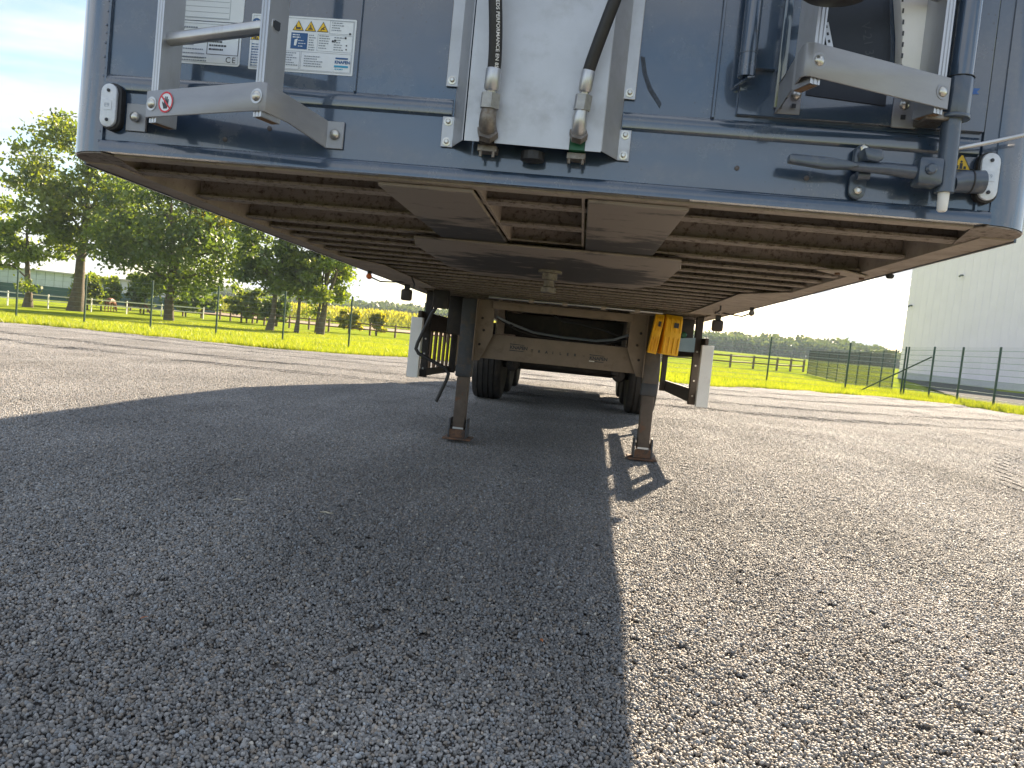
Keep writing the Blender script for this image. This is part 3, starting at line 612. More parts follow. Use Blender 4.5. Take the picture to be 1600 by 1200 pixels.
# ---- aluminium cover over the hydraulic lines
def cover():
    y1 = -.072
    zt = TOP - .5
    # front face with two notches at the bottom for the hose fittings
    P = [(-.15, .086), (-.113, .086), (-.113, .125), (-.074, .125), (-.074, .085), (.110, .083), (.110, .127), (.149, .127), (.149, .083), (.188, .083), (.188, zt), (-.155, zt)]
    c = part(MB().prism([(x, y1, z) for x, z in P], (0, .003, 0)), 'pipe_cover', ALU_SHEET)
    for s, xa, xb in ((-1, -.1535, -.191), (1, .1875, .230)):
        part(MB().add([(xa, y1 + .001, .086), (xb, -.0035, .084), (xb, -.0035, zt), (xa, y1 + .001, zt), (xa + s * .003, y1 + .003, .086), (xb + s * .003, -.001, .084), (xb + s * .003, -.001, zt), (xa + s * .003, y1 + .003, zt)],
             [(0, 1, 2, 3), (7, 6, 5, 4), (0, 4, 5, 1), (2, 6, 7, 3), (1, 5, 6, 2), (0, 3, 7, 4)]), 'cover_side', ALU_SHEET, c)
        xo = -.222 if s < 0 else .260
        for z0, z1 in ((.083, .160), (.236, zt)):
            part(MB().box(min(xb, xo), max(xb, xo), -.0046, -.0012, z0, z1), 'cover_flange', ALU_SHEET, c, bevel=.001, seg=1)
        xm = (xb + xo) / 2
        for z in (.096, .147, .252, .62, 1.0):
            part(MB().lathe([(.011, 0), (.011, .0015), (.0065, .002), (.0065, .006), (.004, .0075)], (xm, -.0046, z), (0, -1, 0), 12), 'cover_bolt', ZINC, c)
    part(MB().box(-.118, -.07, -.05, -.01, .070, .084), 'hose_clamp', CAST, c); part(MB().box(.106, .152, -.05, -.01, .068, .082), 'hose_clamp', CAST, c)
    part(MB().box(.109, .150, -.066, -.03, .085, .126), 'valve_block', GREEN, c); part(MB().box(-.112, -.075, -.066, -.03, .085, .124), 'valve_block', BLACK, c)
    for x in (-.11, -.078, .112, .146): part(MB().tube([(x, -.045, .071), (x, -.045, .056)], .004, 8), 'clamp_bolt', CAST, c)
    part(MB().lathe([(.03, 0), (.03, -.02), (.012, -.024)], (.02, -.03, .079), (0, 0, 1), 14), 'cable_grommet', RUBBER, c)
cover()
def hex_prism(mb, a, b, r, n=6):
    a = Vector(a); b = Vector(b); return mb.tube([a, b], r, n)
def fitting(x, z0, sc, body, lean):
    """bent hydraulic fitting: elbow out of the cover, union nut, crimped ferrule"""
    y = -.098; f = []
    e = part(MB().tube([(x, -.05, z0 - .012), (x, -.078, z0 - .010), (x, y, z0 + .004), (x, y - .002, z0 + .022), (x + lean * .3, y - .004, z0 + .045)], [.019 * sc, .020 * sc, .021 * sc, .020 * sc, .0175 * sc], 14), 'hose_fitting', body, smooth=50)
    hex_prism(MB(), (0, 0, 0), (0, 0, 1), 1)
    part(hex_prism(MB(), (x, -.074, z0 - .016), (x + .001, -.090, z0 - .008), .0265 * sc), 'hex_nut', CAST, e)
    part(hex_prism(MB(), (x + lean * .25, y - .004, z0 + .040), (x + lean * .5, y - .008, z0 + .075), .0245 * sc), 'hex_nut', pbr('zinc_nut', (.30, .30, .31), .4, .8, .2, 40, .2, 150), e)
    part(MB().tube([(x + lean * .5, y - .008, z0 + .075), (x + lean * .55, y - .010, z0 + .083)], .0125 * sc, 14), 'hose_stem', ALU, e, smooth=40)
    part(MB().tube([(x + lean * .55, y - .010, z0 + .082), (x + lean * .57, y - .011, z0 + .086), (x + lean, y - .018, z0 + .128), (x + lean * 1.02, y - .018, z0 + .131)], [.0155 * sc, .0185 * sc, .0190 * sc, .0165 * sc], 18), 'crimp_ferrule', ALU, e, smooth=40)
    return (x + lean, y - .018, z0 + .128)
hA = fitting(-.092, .118, 1.0, CAST, .006)
hB = fitting(.130, .130, .86, ALU, .010)
def hose(p0, p1, p2, p3, r):
    pts_ = []
    for i in range(31):
        t = i / 30; q = [(1 - t) ** 3, 3 * t * (1 - t) ** 2, 3 * t * t * (1 - t), t ** 3]
        pts_.append(Vector([sum(q[k] * (p0, p1, p2, p3)[k][j] for k in range(4)) for j in range(3)]))
    return part(MB().tube(pts_, r, 18), 'hydraulic_hose', RUBBER, smooth=60), pts_
hz, cz_ = hose(hA, (-.083, -.13, .30), (-.088, -.16, .40), (-.14, -.19, .72), .0162)
hose(hB, (.150, -.13, .30), (.175, -.16, .38), (.28, -.20, .72), .0148)
def on_hose(co):
    s = co.x; k = 0; acc = 0
    while k < len(cz_) - 2 and acc + (cz_[k + 1] - cz_[k]).length < s: acc += (cz_[k + 1] - cz_[k]).length; k += 1
    d = (cz_[k + 1] - cz_[k]).normalized(); P = cz_[k] + d * (s - acc)
    u = Vector((1, 0, 0)); u = (u - d * u.dot(d)).normalized(); w = d.cross(u)
    if w.y > 0: w = -w
    a = (co.y - .0045) / .0168 + 0.5
    return P + (u * math.sin(a) + w * math.cos(a)) * .0167
# the print reads downwards along the hose
txt = 'EN 857  PERFORMANCE  EXCEEDS  2SC-DN 16  852-CC'
def on_hose_down(co): return on_hose(Vector((.225 - co.x, co.y, 0)))
text_mesh('hose_print', '852-CC EXCEEDS PERFORMANCE EN 85', .0125, WHITEPRINT, hz, None, bend=on_hose_down, bold=.0002)

# ---- ladders
def ladder(A, B, z0, z1, rung0, left):
    A = Vector((A[0], A[1], 0)); B = Vector((B[0], B[1], 0)); d = (B - A).normalized(); n = Vector((d.y, -d.x, 0))
    if n.y > 0: n = -n                                # n points away from the wall
    Lw = (B - A).length
    near = B if left else A                            # the corner that stands further off the wall
    P = lambda s, off, z: A + d * s + n * off + Vector((0, 0, z))
    strap = MB()
    def slab(p, q, za, zb_, zc_, zd_, th):
        t = (q - p).normalized(); nn = Vector((t.y, -t.x, 0)) * th
        strap.add([p + Vector((0, 0, za)), q + Vector((0, 0, zc_)), q + Vector((0, 0, zd_)), p + Vector((0, 0, zb_)), p + nn + Vector((0, 0, za)), q + nn + Vector((0, 0, zc_)), q + nn + Vector((0, 0, zd_)), p + nn + Vector((0, 0, zb_))],
                  [(0, 1, 2, 3), (7, 6, 5, 4), (0, 4, 5, 1), (1, 5, 6, 2), (2, 6, 7, 3), (3, 7, 4, 0)])
    return A, B, d, n, Lw, P, strap, slab
def make_ladder(left):
    if left:
        A, B, d, n, Lw, P, strap, slab = ladder((-.9606, -.10), (-.5953, -.245), .074, .140, 0, True); z0, z1 = .074, .140
        # strap outline as one folded plate: flange - return - front - arm - flange
        path = [(-1.073, -.003), (-1.018, -.003), (-.9606, -.10), (-.605, -.241), (-.590, -.236), (-.522, -.004), (-.478, -.004)]
        zz = [(.060, .132), (.060, .132), (z0, z1), (z0, z1), (z0, z1), (.056, .126), (.056, .126)]
        arm_mid = (-.565, -.15, z0 - .0, z1 - .004)
        path.insert(5, arm_mid[:2]); zz.insert(5, arm_mid[2:])
    else:
        A, B, d, n, Lw, P, strap, slab = ladder((.617, -.25), (.9713, -.10), .234, .306, 0, False); z0, z1 = .234, .306
        path = [(.662, -.010), (.606, -.010), (.600, -.235), (.606, -.247), (.617, -.251), (.9713, -.10), (.985, -.085), (.985, -.012)]
        zz = [(.228, .292), (.228, .292), (z0, z1), (z0, z1), (z0, z1), (z0, z1), (z0, z1), (z0, z1)]
        path = [(.662, -.010), (.606, -.010), (.602, -.12), (.600, -.235), (.606, -.247), (.620, -.250), (.9713, -.10)]
        zz = [(.226, .290), (.226, .290), (.230, .300), (z0, z1), (z0, z1), (z0, z1), (z0, z1)]
    th = .005; V = []; Fc = []
    pv = [Vector((x, y, 0)) for x, y in path]
    for i, p in enumerate(pv):
        t1 = (pv[i] - pv[max(i - 1, 0)]); t2 = (pv[min(i + 1, len(pv) - 1)] - pv[i])
        t = (t1.normalized() if t1.length > 0 else Vector()) + (t2.normalized() if t2.length > 0 else Vector()); t.normalize()
        nn = Vector((-t.y, t.x, 0)) * th              # towards the wall side
        if nn.y < 0 and abs(t.x) > .5: nn = -nn
        za, zb_ = zz[i]
        V += [p + Vector((0, 0, za)), p + Vector((0, 0, zb_)), p + nn + Vector((0, 0, zb_)), p + nn + Vector((0, 0, za))]
    for i in range(len(pv) - 1):
        a = i * 4; b = a + 4
        Fc += [(a + k, b + k, b + (k + 1) % 4, a + (k + 1) % 4) for k in range(4)]
    Fc += [(0, 1, 2, 3), tuple((len(pv) - 1) * 4 + k for k in (3, 2, 1, 0))]
    L = part(MB().add(V, Fc), 'ladder', STRAP, bevel=.0012, seg=1)
    # rails stand behind the front strap, rungs between them
    s1, s2 = (.020, Lw - .018) if left else (.020, Lw - .022)
    ztop = TOP - .15; zbot = z0 - .012
    for s in (s1, s2):
        w = .0125; dpt = .062
        prof = []
        for a_, b_ in ((-w, .0), (-w * .62, .0), (-w * .55, .0018), (-w * .25, .0018), (-w * .18, .0), (w * .18, .0), (w * .25, .0018), (w * .55, .0018), (w * .62, .0), (w, .0), (w, dpt), (-w, dpt)):
            prof.append(P(s + a_, -.0055 - b_, zbot))
        part(MB().prism(prof, (0, 0, ztop - zbot)), 'ladder_rail', ALU, L)
        part(MB().prism([P(s - w + .003, -.011, zbot - .0005), P(s + w - .003, -.011, zbot - .0005), P(s + w - .003, -dpt, zbot - .0005), P(s - w + .003, -dpt, zbot - .0005)], (0, 0, -.0006)), 'rail_end_plug', pbr('wooden_plug', (.20, .13, .08), .8, 0, .3, 20), L)
        part(MB().lathe([(.012, 0), (.012, .002), (.0105, .005), (.006, .0075), (.001, .0083)], P(s, .0003, (z0 + z1) / 2), n, 16), 'ladder_bolt', ZINC, L, smooth=50)
        part(MB().lathe([(.0175, 0), (.0175, .0012)], P(s, .0002, (z0 + z1) / 2), n, 20), 'bolt_washer', ALU if left else STRAP, L)
    zr = (.278 if left else .50)
    while zr < ztop - .1:
        q = lambda s, a_, b_: P(s, -.030 + a_, zr + b_)
        Dp = [(-.015, .014), (.008, .014), (.015, .008), (.015, -.008), (.006, -.016), (-.009, -.016), (-.015, -.010)]
        r = part(MB().prism([q(s1 - .0135, a_, b_) for a_, b_ in Dp], d * (s2 - s1 + .027)), 'ladder_rung', ALU, L, bevel=.0015, seg=1)
        for se, dirn in ((s1 - .0141, -1), (s2 + .0141, 1)):
            part(MB().prism([q(se, a_ * .72, b_ * .72) for a_, b_ in Dp], d * (.0004 * dirn)), 'rung_opening', INK, L)
        zr += .28
    return L, P, n, d, s1, s2, z0, z1
LL, P, n, d, s1, s2, z0, z1 = make_ladder(True)
for x, z in ((-1.045, .096), (-.500, .091)):
    part(MB().lathe([(.013, 0), (.013, .002), (.0115, .005), (.006, .008), (.001, .0088)], (x, -.009, z), (0, -1, 0), 16), 'ladder_bolt', ZINC, LL, smooth=50)
# round no-hand pictogram on the strap
def disc_on(s, z, r, off, mat, name, nseg=28, r_in=0):
    c = P(s, off, z); u = d; V = []; Fc = []
    for k in range(nseg):
        a = 2 * math.pi * k / nseg; V.append(c + (u * math.cos(a) + Vector((0, 0, 1)) * math.sin(a)) * r)
        if r_in: V.append(c + (u * math.cos(a) + Vector((0, 0, 1)) * math.sin(a)) * r_in)
    if r_in: Fc = [(2 * k, (2 * k + 2) % (2 * nseg), (2 * k + 3) % (2 * nseg), 2 * k + 1) for k in range(nseg)]
    else: Fc = [tuple(range(nseg))]
    return part(MB().add(V, Fc), name, mat, LL)
disc_on(.072, .108, .026, .0010, STICKER, 'warning_sticker'); disc_on(.072, .108, .026, .0014, RED, 'sticker_ring', r_in=.0215)
hp = lambda s, z: P(.072 + s, .0015, .108 + z)
part(MB().add([hp(-.007, -.016), hp(.006, -.016), hp(.010, -.004), hp(.0105, .007), hp(.0075, .0065), hp(.0065, .001), hp(.0062, .013), hp(.003, .0135), hp(.002, .002), hp(.0005, .0145), hp(-.0025, .014), hp(-.002, .002), hp(-.005, .011), hp(-.0075, .010), hp(-.006, -.003), hp(-.011, .002), hp(-.013, 0), hp(-.009, -.009)], [tuple(range(18))]), 'hand_symbol', INK, LL)
part(MB().add([P(.072 - .017, .0018, .108 + .014), P(.072 - .014, .0018, .108 + .017), P(.072 + .017, .0018, .108 - .014), P(.072 + .014, .0018, .108 - .017)], [(0, 1, 2, 3)]), 'sticker_bar', RED, LL)
LR, P, n, d, s1, s2, z0, z1 = make_ladder(False)
part(MB().lathe([(.012, 0), (.012, .002), (.010, .005), (.006, .0075), (.001, .0083)], (.648, -.0155, .272), (0, -1, 0), 16), 'ladder_bolt', ZINC, LR, smooth=50)
part(MB().box(.640, .650, -.0162, -.0150, .240, .250), 'square_hole', INK, LR)
part(MB().box(.880, .937, -.013, -.008, .212, .285), 'wall_tab', STRAP, LR, bevel=.002, seg=1)
part(MB().lathe([(.012, 0), (.012, .002), (.010, .005), (.001, .0083)], (.905, -.013, .268), (0, -1, 0), 16), 'ladder_bolt', ZINC, LR, smooth=50)
part(MB().box(.900, .911, -.0142, -.0128, .232, .243), 'square_hole', INK, LR)
part(MB().box(.93, .985, -.085, -.012, .215, .235), 'strap_foot', CAST, LR, bevel=.003, seg=1)

# ---- type plate and instruction stickers behind the left ladder
def decal(x0, x1, z0, z1, mat, name, par, y=-.0006, r=.0):
    if not r: return part(MB().box(x0, x1, y, y + .0005, z0, z1), name, mat, par)
    P_ = []
    for cx_, cz2, a0 in ((x1 - r, z1 - r, 0), (x0 + r, z1 - r, 90), (x0 + r, z0 + r, 180), (x1 - r, z0 + r, 270)):
        for i in range(5): a = R(a0 + 22.5 * i); P_.append((cx_ + r * math.cos(a), y, cz2 + r * math.sin(a)))
    return part(MB().prism(P_, (0, .0005, 0)), name, mat, par)
WY = .0028
def frame_lines(par, x0, x1, z0, z1, y, w=.0008, mat=None):
    mb = MB(); mb.box(x0, x1, y, y + .0003, z0, z0 + w).box(x0, x1, y, y + .0003, z1 - w, z1).box(x0, x0 + w, y, y + .0003, z0 + w, z1 - w).box(x1 - w, x1, y, y + .0003, z0 + w, z1 - w)
    part(mb, 'print_frame', mat or INKG, par)
def text_rows(par, x0, x1, z_top, n, step, h, y, mat=None):
    """rows of fine print: small dashes of word length"""
    mb = MB()
    for i in range(n):
        x = x0; z = z_top - i * step; xe = x1 - random.random() * (x1 - x0) * .45
        while x < xe:
            w = random.uniform(.002, .007); mb.box(x, min(x + w, xe + .001), y, y + .0003, z - h, z); x += w + .0014
    part(mb, 'fine_print', mat or INKG, par)
s1_ = decal(-.965, -.775, .362, .52, STICKER, 'type_plate', T, WY, .008)
mb = MB()
for i in range(9): mb.box(-.955, -.815, WY - .0004, WY - .0001, .370 + i * .014, .3708 + i * .014)
part(mb, 'print_lines', INKG, s1_); frame_lines(s1_, -.957, -.812, .368, .50, WY - .0007)
text_rows(s1_, -.953, -.93, .392, 2, .05, .004, WY - .0008)
s2_ = decal(-.965, -.776, .249, .3595, STICKER, 'type_plate', T, WY, .008)
frame_lines(s2_, -.960, -.781, .254, .3545, WY - .0007, .0006); frame_lines(s2_, -.868, -.782, .276, .345, WY - .0008, .0013, INK)
text_mesh('plate_lettering', 'KNAPEN TRAILERS BV', .0085, INK, s2_, wallM(-.865, .3365, WY - .0009)); text_mesh('plate_lettering', 'CE', .021, INK, s2_, wallM(-.815, .2575, WY - .0009), 'LEFT', 1.25)
text_rows(s2_, -.955, -.873, .345, 3, .012, .004, WY - .0009); text_rows(s2_, -.955, -.873, .300, 4, .011, .003, WY - .0009)
text_rows(s2_, -.862, -.80, .322, 4, .010, .0045, WY - .0009, INK); text_rows(s2_, -.955, -.83, .268, 2, .008, .003, WY - .0009)
s3_ = decal(-.752, -.471, .246, .389, STICKER, 'instruction_sticker', T, WY, .003)
frame_lines(s3_, -.747, -.476, .2505, .3845, WY - .0007, .0006)
def tri(par, cx_, cz2, r, y, sym):
    q = lambda a, rr: (cx_ + rr * math.sin(R(a)), y, cz2 + rr * math.cos(R(a)))
    part(MB().prism([q(0, r), q(120, r), q(240, r)], (0, .0003, 0)), 'warning_triangle', INK, par)
    part(MB().prism([(a[0], y - .0004, a[2]) for a in (q(0, r * .84), q(120, r * .84), q(240, r * .84))], (0, .0003, 0)), 'warning_triangle', YELL, par)
    m_ = MB(); z = cz2 - r * .3
    if sym == 0: m_.box(cx_ - r * .35, cx_ + r * .38, y - .0008, y - .0005, z, z + r * .28).box(cx_ - r * .35, cx_ - r * .2, y - .0008, y - .0005, z + r * .28, z + r * .6)
    elif sym == 1: m_.box(cx_ - r * .07, cx_ + r * .07, y - .0008, y - .0005, z, z + r * .75).prism([(cx_ - r * .4, y - .0008, z), (cx_ - r * .12, y - .0008, z), (cx_ - r * .12, y - .0008, z + r * .4)], (0, .0003, 0)).prism([(cx_ + r * .4, y - .0008, z), (cx_ + r * .12, y - .0008, z + r * .4), (cx_ + r * .12, y - .0008, z)], (0, .0003, 0))
    elif sym == 2: m_.prism([(cx_ - r * .4, y - .0008, z), (cx_ - r * .25, y - .0008, z - r * .02), (cx_ + r * .3, y - .0008, z + r * .5), (cx_ + r * .2, y - .0008, z + r * .6)], (0, .0003, 0)).prism([(cx_ - r * .3, y - .0008, z + r * .35), (cx_ + r * .1, y - .0008, z + r * .1), (cx_ + r * .4, y - .0008, z + r * .2), (cx_, y - .0008, z + r * .3)], (0, .0003, 0))
    else: m_.lathe([(r * .1, 0), (r * .1, .0003)], (cx_, y - .0006, cz2 + r * .22), (0, -1, 0), 10).box(cx_ - r * .12, cx_ + r * .12, y - .0009, y - .0006, cz2 - r * .38, cz2 + r * .1).box(cx_ - r * .35, cx_ - r * .2, y - .0009, y - .0006, cz2 - r * .38, cz2 - r * .1).box(cx_ + r * .2, cx_ + r * .4, y - .0009, y - .0006, cz2 - r * .38, cz2 - r * .15)
    part(m_, 'warning_symbol', INK, par)
ty = WY - .0009
for i, cx_ in enumerate((-.625, -.592, -.559)): tri(s3_, cx_, .3615, .0175, ty, i)
decal(-.642, -.598, .306, .347, BLUE, 'blue_panel', s3_, ty)
text_rows(s3_, -.638, -.605, .343, 2, .006, .003, ty - .0004, STICKER); text_rows(s3_, -.622, -.603, .328, 3, .007, .0016, ty - .0004, STICKER)
part(MB().prism([(-.633, ty - .0003, .314), (-.627, ty - .0003, .314), (-.624, ty - .0003, .332), (-.632, ty - .0003, .329)], (0, .0002, 0)), 'print_symbol', STICKER, s3_)
frame_lines(s3_, -.541, -.478, .350, .383, ty, .0005); frame_lines(s3_, -.571, -.478, .304, .347, ty, .0005); frame_lines(s3_, -.612, -.478, .253, .300, ty, .0005); frame_lines(s3_, -.745, -.615, .253, .300, ty, .0005)
for k, (xa, xb, zt_, nr) in enumerate(((-.594, -.575, .344, 7), (-.567, -.535, .344, 6), (-.527, -.50, .342, 6), (-.536, -.50, .379, 4), (-.603, -.545, .290, 5), (-.66, -.62, .296, 6))): text_rows(s3_, xa, xb, zt_, nr, .0062, .0022, ty)
for cx_, cz2, rr in ((-.497, .341, .003), (-.493, .322, .002), (-.493, .312, .002), (-.530, .331, .003), (-.524, .333, .003), (-.486, .352, .003)): part(MB().lathe([(rr, 0), (rr, .0003)], (cx_, ty, cz2), (0, -1, 0), 8), 'print_symbol', INK, s3_)
part(MB().box(-.519, -.486, ty - .0002, ty + .0001, .2865, .2905), 'logo_bar', BLUE, s3_); part(MB().box(-.521, -.484, ty - .0002, ty + .0001, .2655, .2705), 'logo_bar', CYAN, s3_)
text_mesh('logo_lettering', 'KNAPEN', .0105, BLUE, s3_, wallM(-.5205, .2755, ty - .0001), bold=.0004)
text_rows(s3_, -.519, -.486, .262, 1, .006, .0022, ty, CYAN)
part(MB().lathe([(.0115, 0), (.0115, .0003)], (-.738, ty, .366), (0, -1, 0), 20), 'blue_disc', BLUE, s3_); part(MB().box(-.7392, -.7368, ty - .0008, ty - .0004, .362, .372), 'disc_mark', STICKER, s3_)
tri(s3_, -.737, .330, .0165, ty, 3)
text_rows(s3_, -.746, -.70, .312, 9, .0068, .0024, ty, BLUE)

# ---- hatch plate, hinge tube and fittings on the right
hp_ = part(MB().box(.511, 1.10, -.0085, .0035, .217, TOP - .4), 'hatch_plate', PAINT, bevel=.002, seg=1)
part(MB().box(.596, .618, -.020, -.0086, .235, TOP - .5), 'hatch_stiffener', PAINT, hp_, bevel=.004)
tb = part(MB().tube([(.519, -.040, .297), (.517, -.040, 2.0)], .0205, 20), 'hinge_tube', PAINT, smooth=40)
part(MB().tube([(.5188, -.040, .352), (.5187, -.040, .3535)], .0212, 20), 'tube_joint', PAINT2, tb, smooth=40)
part(MB().prism([(.497, -.008, .285), (.520, -.056, .296), (.538, -.050, .300), (.540, -.008, .310)], (0, 0, -.006)), 'tube_tongue', PAINT, tb, bevel=.001, seg=1)
part(MB().box(.538, .590, -.030, -.0086, .325, .329), 'hinge_tab', PAINT, tb)
# flat dark sheet, faintly lettered, and white holder behind the right ladder
dp = part(MB().prism([(.672, -.0125, .275), (.862, -.0125, .262), (.858, -.0125, .40), (.840, -.0125, .52), (.80, -.0125, .62), (.672, -.0125, .62)], (0, .0035, 0)), 'dark_sheet', DARKSHEET)
text_mesh('sheet_marking', 'V-21 386', .030, GREYPRINT, dp, Matrix.Translation((.782, -.0129, .455)) @ Matrix.Rotation(R(90), 4, 'X') @ Matrix.Rotation(R(-76), 4, 'Z'))
ps = part(MB().box(-.007, .007, -.004, 0, -.03, .045, Matrix.Translation((.71, -.0135, .405)) @ Matrix.Rotation(R(-17), 4, 'Y')), 'perforated_strip', ALU)
for k in range(4): part(MB().box(-.0025, .0025, -.0046, -.0040, -.022 + k * .018, -.015 + k * .018, Matrix.Translation((.71, -.0135, .405)) @ Matrix.Rotation(R(-17), 4, 'Y')), 'slot', INK, ps)
wb = part(MB().prism([(.875, -.055, .318), (.945, -.055, .314), (.960, -.055, .62), (.835, -.055, .62), (.848, -.055, .52), (.866, -.055, .42)], (0, .045, 0)), 'white_holder', WHITEP, bevel=.003)
for k in range(7): part(MB().box(.8705 - .0015 * k * (1 + .35 * k) * .55, .8745 - .0015 * k * (1 + .35 * k) * .55, -.0557, -.0549, .335 + k * .026, .346 + k * .026), 'slot', INK, wb)
# round work lamp housing hanging in front of the hatch
wl = part(MB().lathe([(.015, .0), (.06, .006), (.092, .028), (.098, .05), (.098, .115), (.09, .125)], (.626, -.345, .352), (0, -.1, 1), 32), 'lamp_bowl', pbr('dark_bowl', (.03, .028, .027), .5, .2, .2, 20), smooth=40)
part(MB().tube([(.626, -.34, .47), (.66, -.30, .62), (.70, -.15, .68), (.70, -.0086, .68)], .014, 10), 'bowl_arm', BLACK, wl, smooth=40)

# ---- latch assembly at the lower right
lt = part(MB().tube([(1.000, -.066, .052), (.997, -.066, .226)], .0215, 20), 'latch_tube', PAINT2, smooth=40)
part(MB().tube([(.9995, -.066, .052), (1.0, -.066, .040), (1.0, -.066, .012), (1.0, -.066, .008)], [.013, .0125, .0115, .008], 12), 'latch_pin', WHITEP, lt, smooth=40)
part(MB().tube([(1.000, -.066, .222), (1.000, -.066, .231)], .036, 24), 'latch_collar', PAINT2, lt, bevel=.002)
part(MB().tube([(1.002, -.066, .231), (1.004, -.066, .318)], .031, 10), 'latch_socket', PAINT2, lt, bevel=.003)
part(MB().tube([(1.004, -.066, .318), (1.004, -.066, .3195)], .0318, 20), 'socket_gap', INK, lt)
part(MB().tube([(1.004, -.066, .3195), (1.012, -.066, 1.9)], .028, 16), 'locking_bar', PAINT, lt, smooth=40)
part(MB().box(1.030, 1.048, -.040, -.0086, .30, 1.9), 'bar_channel', PAINT, lt, bevel=.004)
part(MB().box(.927, .985, -.093, -.040, .062, .128), 'latch_block', PAINT2, lt, bevel=.010)
part(MB().lathe([(.013, 0), (.013, .006), (.009, .010)], (.953, -.093, .098), (0, -1, 0), 14), 'latch_bolt', PAINT2, lt, smooth=40)
part(MB().tube([(.935, -.068, .094), (.86, -.066, .098), (.80, -.064, .098), (.755, -.064, .099)], [.017, .014, .011, .008], 12), 'latch_lever', PAINT2, lt, smooth=40)
part(MB().prism([(.725, -.080, .112), (.640, -.080, .114), (.634, -.080, .110), (.635, -.080, .094), (.725, -.080, .086), (.775, -.080, .090), (.80, -.080, .098), (.775, -.080, .107)], (0, .026, 0)), 'lever_grip', PAINT2, lt, bevel=.004)
k1 = part(MB().prism([(.800, -.004, .10), (.800, -.004, .152), (.812, -.004, .163), (.830, -.004, .163), (.840, -.004, .150), (.840, -.004, .10)], (0, -.022, 0)), 'lever_keeper', PAINT2, bevel=.004)
part(MB().prism([(.802, -.0265, .140), (.845, -.0265, .140), (.852, -.0265, .118), (.838, -.0265, .108), (.812, -.0265, .112)], (0, -.055, 0)), 'keeper_hook', PAINT2, k1, bevel=.005)
part(MB().lathe([(.0105, 0), (.0105, .006), (.006, .009)], (.819, -.0265, .151), (0, -1, 0), 6), 'keeper_bolt', ZINC, k1)
k2 = part(MB().prism(stadium(.819, .066, .040, .066, -.004), (0, -.010, 0)), 'lever_keeper', PAINT2, bevel=.003)
part(MB().tube([(.806, -.04, .084), (.834, -.04, .085)], .011, 10), 'keeper_roller', PAINT2, k2, smooth=40)
part(MB().lathe([(.0095, 0), (.0095, .006), (.005, .009)], (.819, -.014, .053), (0, -1, 0), 6), 'keeper_bolt', ZINC, k2)
part(MB().tube([(1.018, -.050, .080), (1.045, -.040, .088), (1.070, -.036, .090), (1.098, -.036, .092)], [.022, .026, .0275, .0275], 16), 'pivot_sleeve', PAINT2, lt, smooth=40)
part(MB().tube([(1.066, -.036, .090), (1.069, -.036, .090)], .0295, 16), 'sleeve_ring', RUBBER, lt, smooth=40)
tri_p = decal(1.03, 1.075, .118, .119, YELL, 'sticker_edge', T, .0022)
tri(tri_p, 1.060, .140, .029, .0016, 3)
part(MB().tube([(1.018, -.050, .160), (1.05, -.055, .168), (1.10, -.056, .182), (1.17, -.058, .203), (1.27, -.050, .225)], .0052, 10), 'release_rod', ALU, smooth=60)
part(MB().prism([(1.040, -.0095, .318), (1.078, -.0095, .320), (1.070, -.0095, .311), (1.076, -.0095, .306), (1.042, -.0095, .304)], (0, .0008, 0)), 'paint_mark', BLUEPAINT)
for x, z in ((.529, .089), (-.799, .059), (-.680, .096), (.700, .078)):
    part(MB().lathe([(.0062, 0), (.0062, .002), (.003, .0045)], (x, .0035, z), (0, -1, 0), 10), 'rivet', pbr('rivet_head', (.10, .09, .09), .5), smooth=50)

# ---- the two wheel chocks stowed beside the right leg
def chock(loc, rot, wid, label):
    C_ = empty('wheel_chock', loc, rot); C_.scale.x = wid; tag(C_, label, 'wheel chock', 'yellow wheel chocks beside the right landing leg')
    prof = [(-.10, -.16), (.085, -.16), (.10, -.145), (.10, .13), (.085, .16), (-.05, .16), (-.085, .12), (-.10, -.02), (-.10, -.13)]
    b = MB().prism([(-.05, y, z) for y, z in prof], (.10, 0, 0)).build('chock_body', CHOCK, C_, bevel=.006)
    for k in range(4): MB().box(-.045 + k * .027, -.036 + k * .027, -.112, -.098, -.15, -.02).build('chock_rib', CHOCK, C_, bevel=.002, seg=1)
    for k in range(4): MB().box(-.045 + k * .027, -.036 + k * .027, -.104, -.04, .01, .125, Matrix.Rotation(R(-7), 4, 'X')).build('chock_rib', CHOCK, C_, bevel=.002, seg=1)
    MB().tube([(-.052, .06, .125), (.052, .06, .125)], .022, 14).build('chock_lug', CHOCK, C_, smooth=40)
    MB().box(.0, .028, -.104, -.1, .06, .10).build('chock_slot', INK, C_)
    return C_
def tworld(x, y, z): return (x, y * math.cos(TP) + z * math.sin(TP), ZB - y * math.sin(TP) + z * math.cos(TP))
chock(tworld(.885, 4.37, -.195), (0, R(3), R(4)), 1.35, 'yellow wheel chock, the wider ribbed one nearest the side guard')
chock(tworld(.768, 4.36, -.195), (0, R(7), R(-3)), .72, 'yellow wheel chock, the narrower one against the right landing leg')
part(MB().box(.74, .98, 4.43, 4.46, -.19, -.17), 'chock_holder', BLACK)

# rubber scuff left by a swinging hose on the front wall
def arc_pts(w): return [(.268 - w * .9, .0024, .345 + w * .2), (.277 - w * .9, .0024, .305), (.294 - w * .8, .0024, .268 - w * .4), (.325 - w * .3, .0024, .228 - w)]
part(MB().prism(arc_pts(-.006) + arc_pts(.006)[::-1], (0, .0004, 0)), 'scuff_mark', pbr('rubber_scuff', (.028, .036, .052), .6, 0, .3, 30, dirt=((.06, .08, .115), .4, .6, 60)))
# ================================================================== surroundings
DARKMESH = pbr('dark_mesh', (.03, .034, .038), .5, 0, .1)
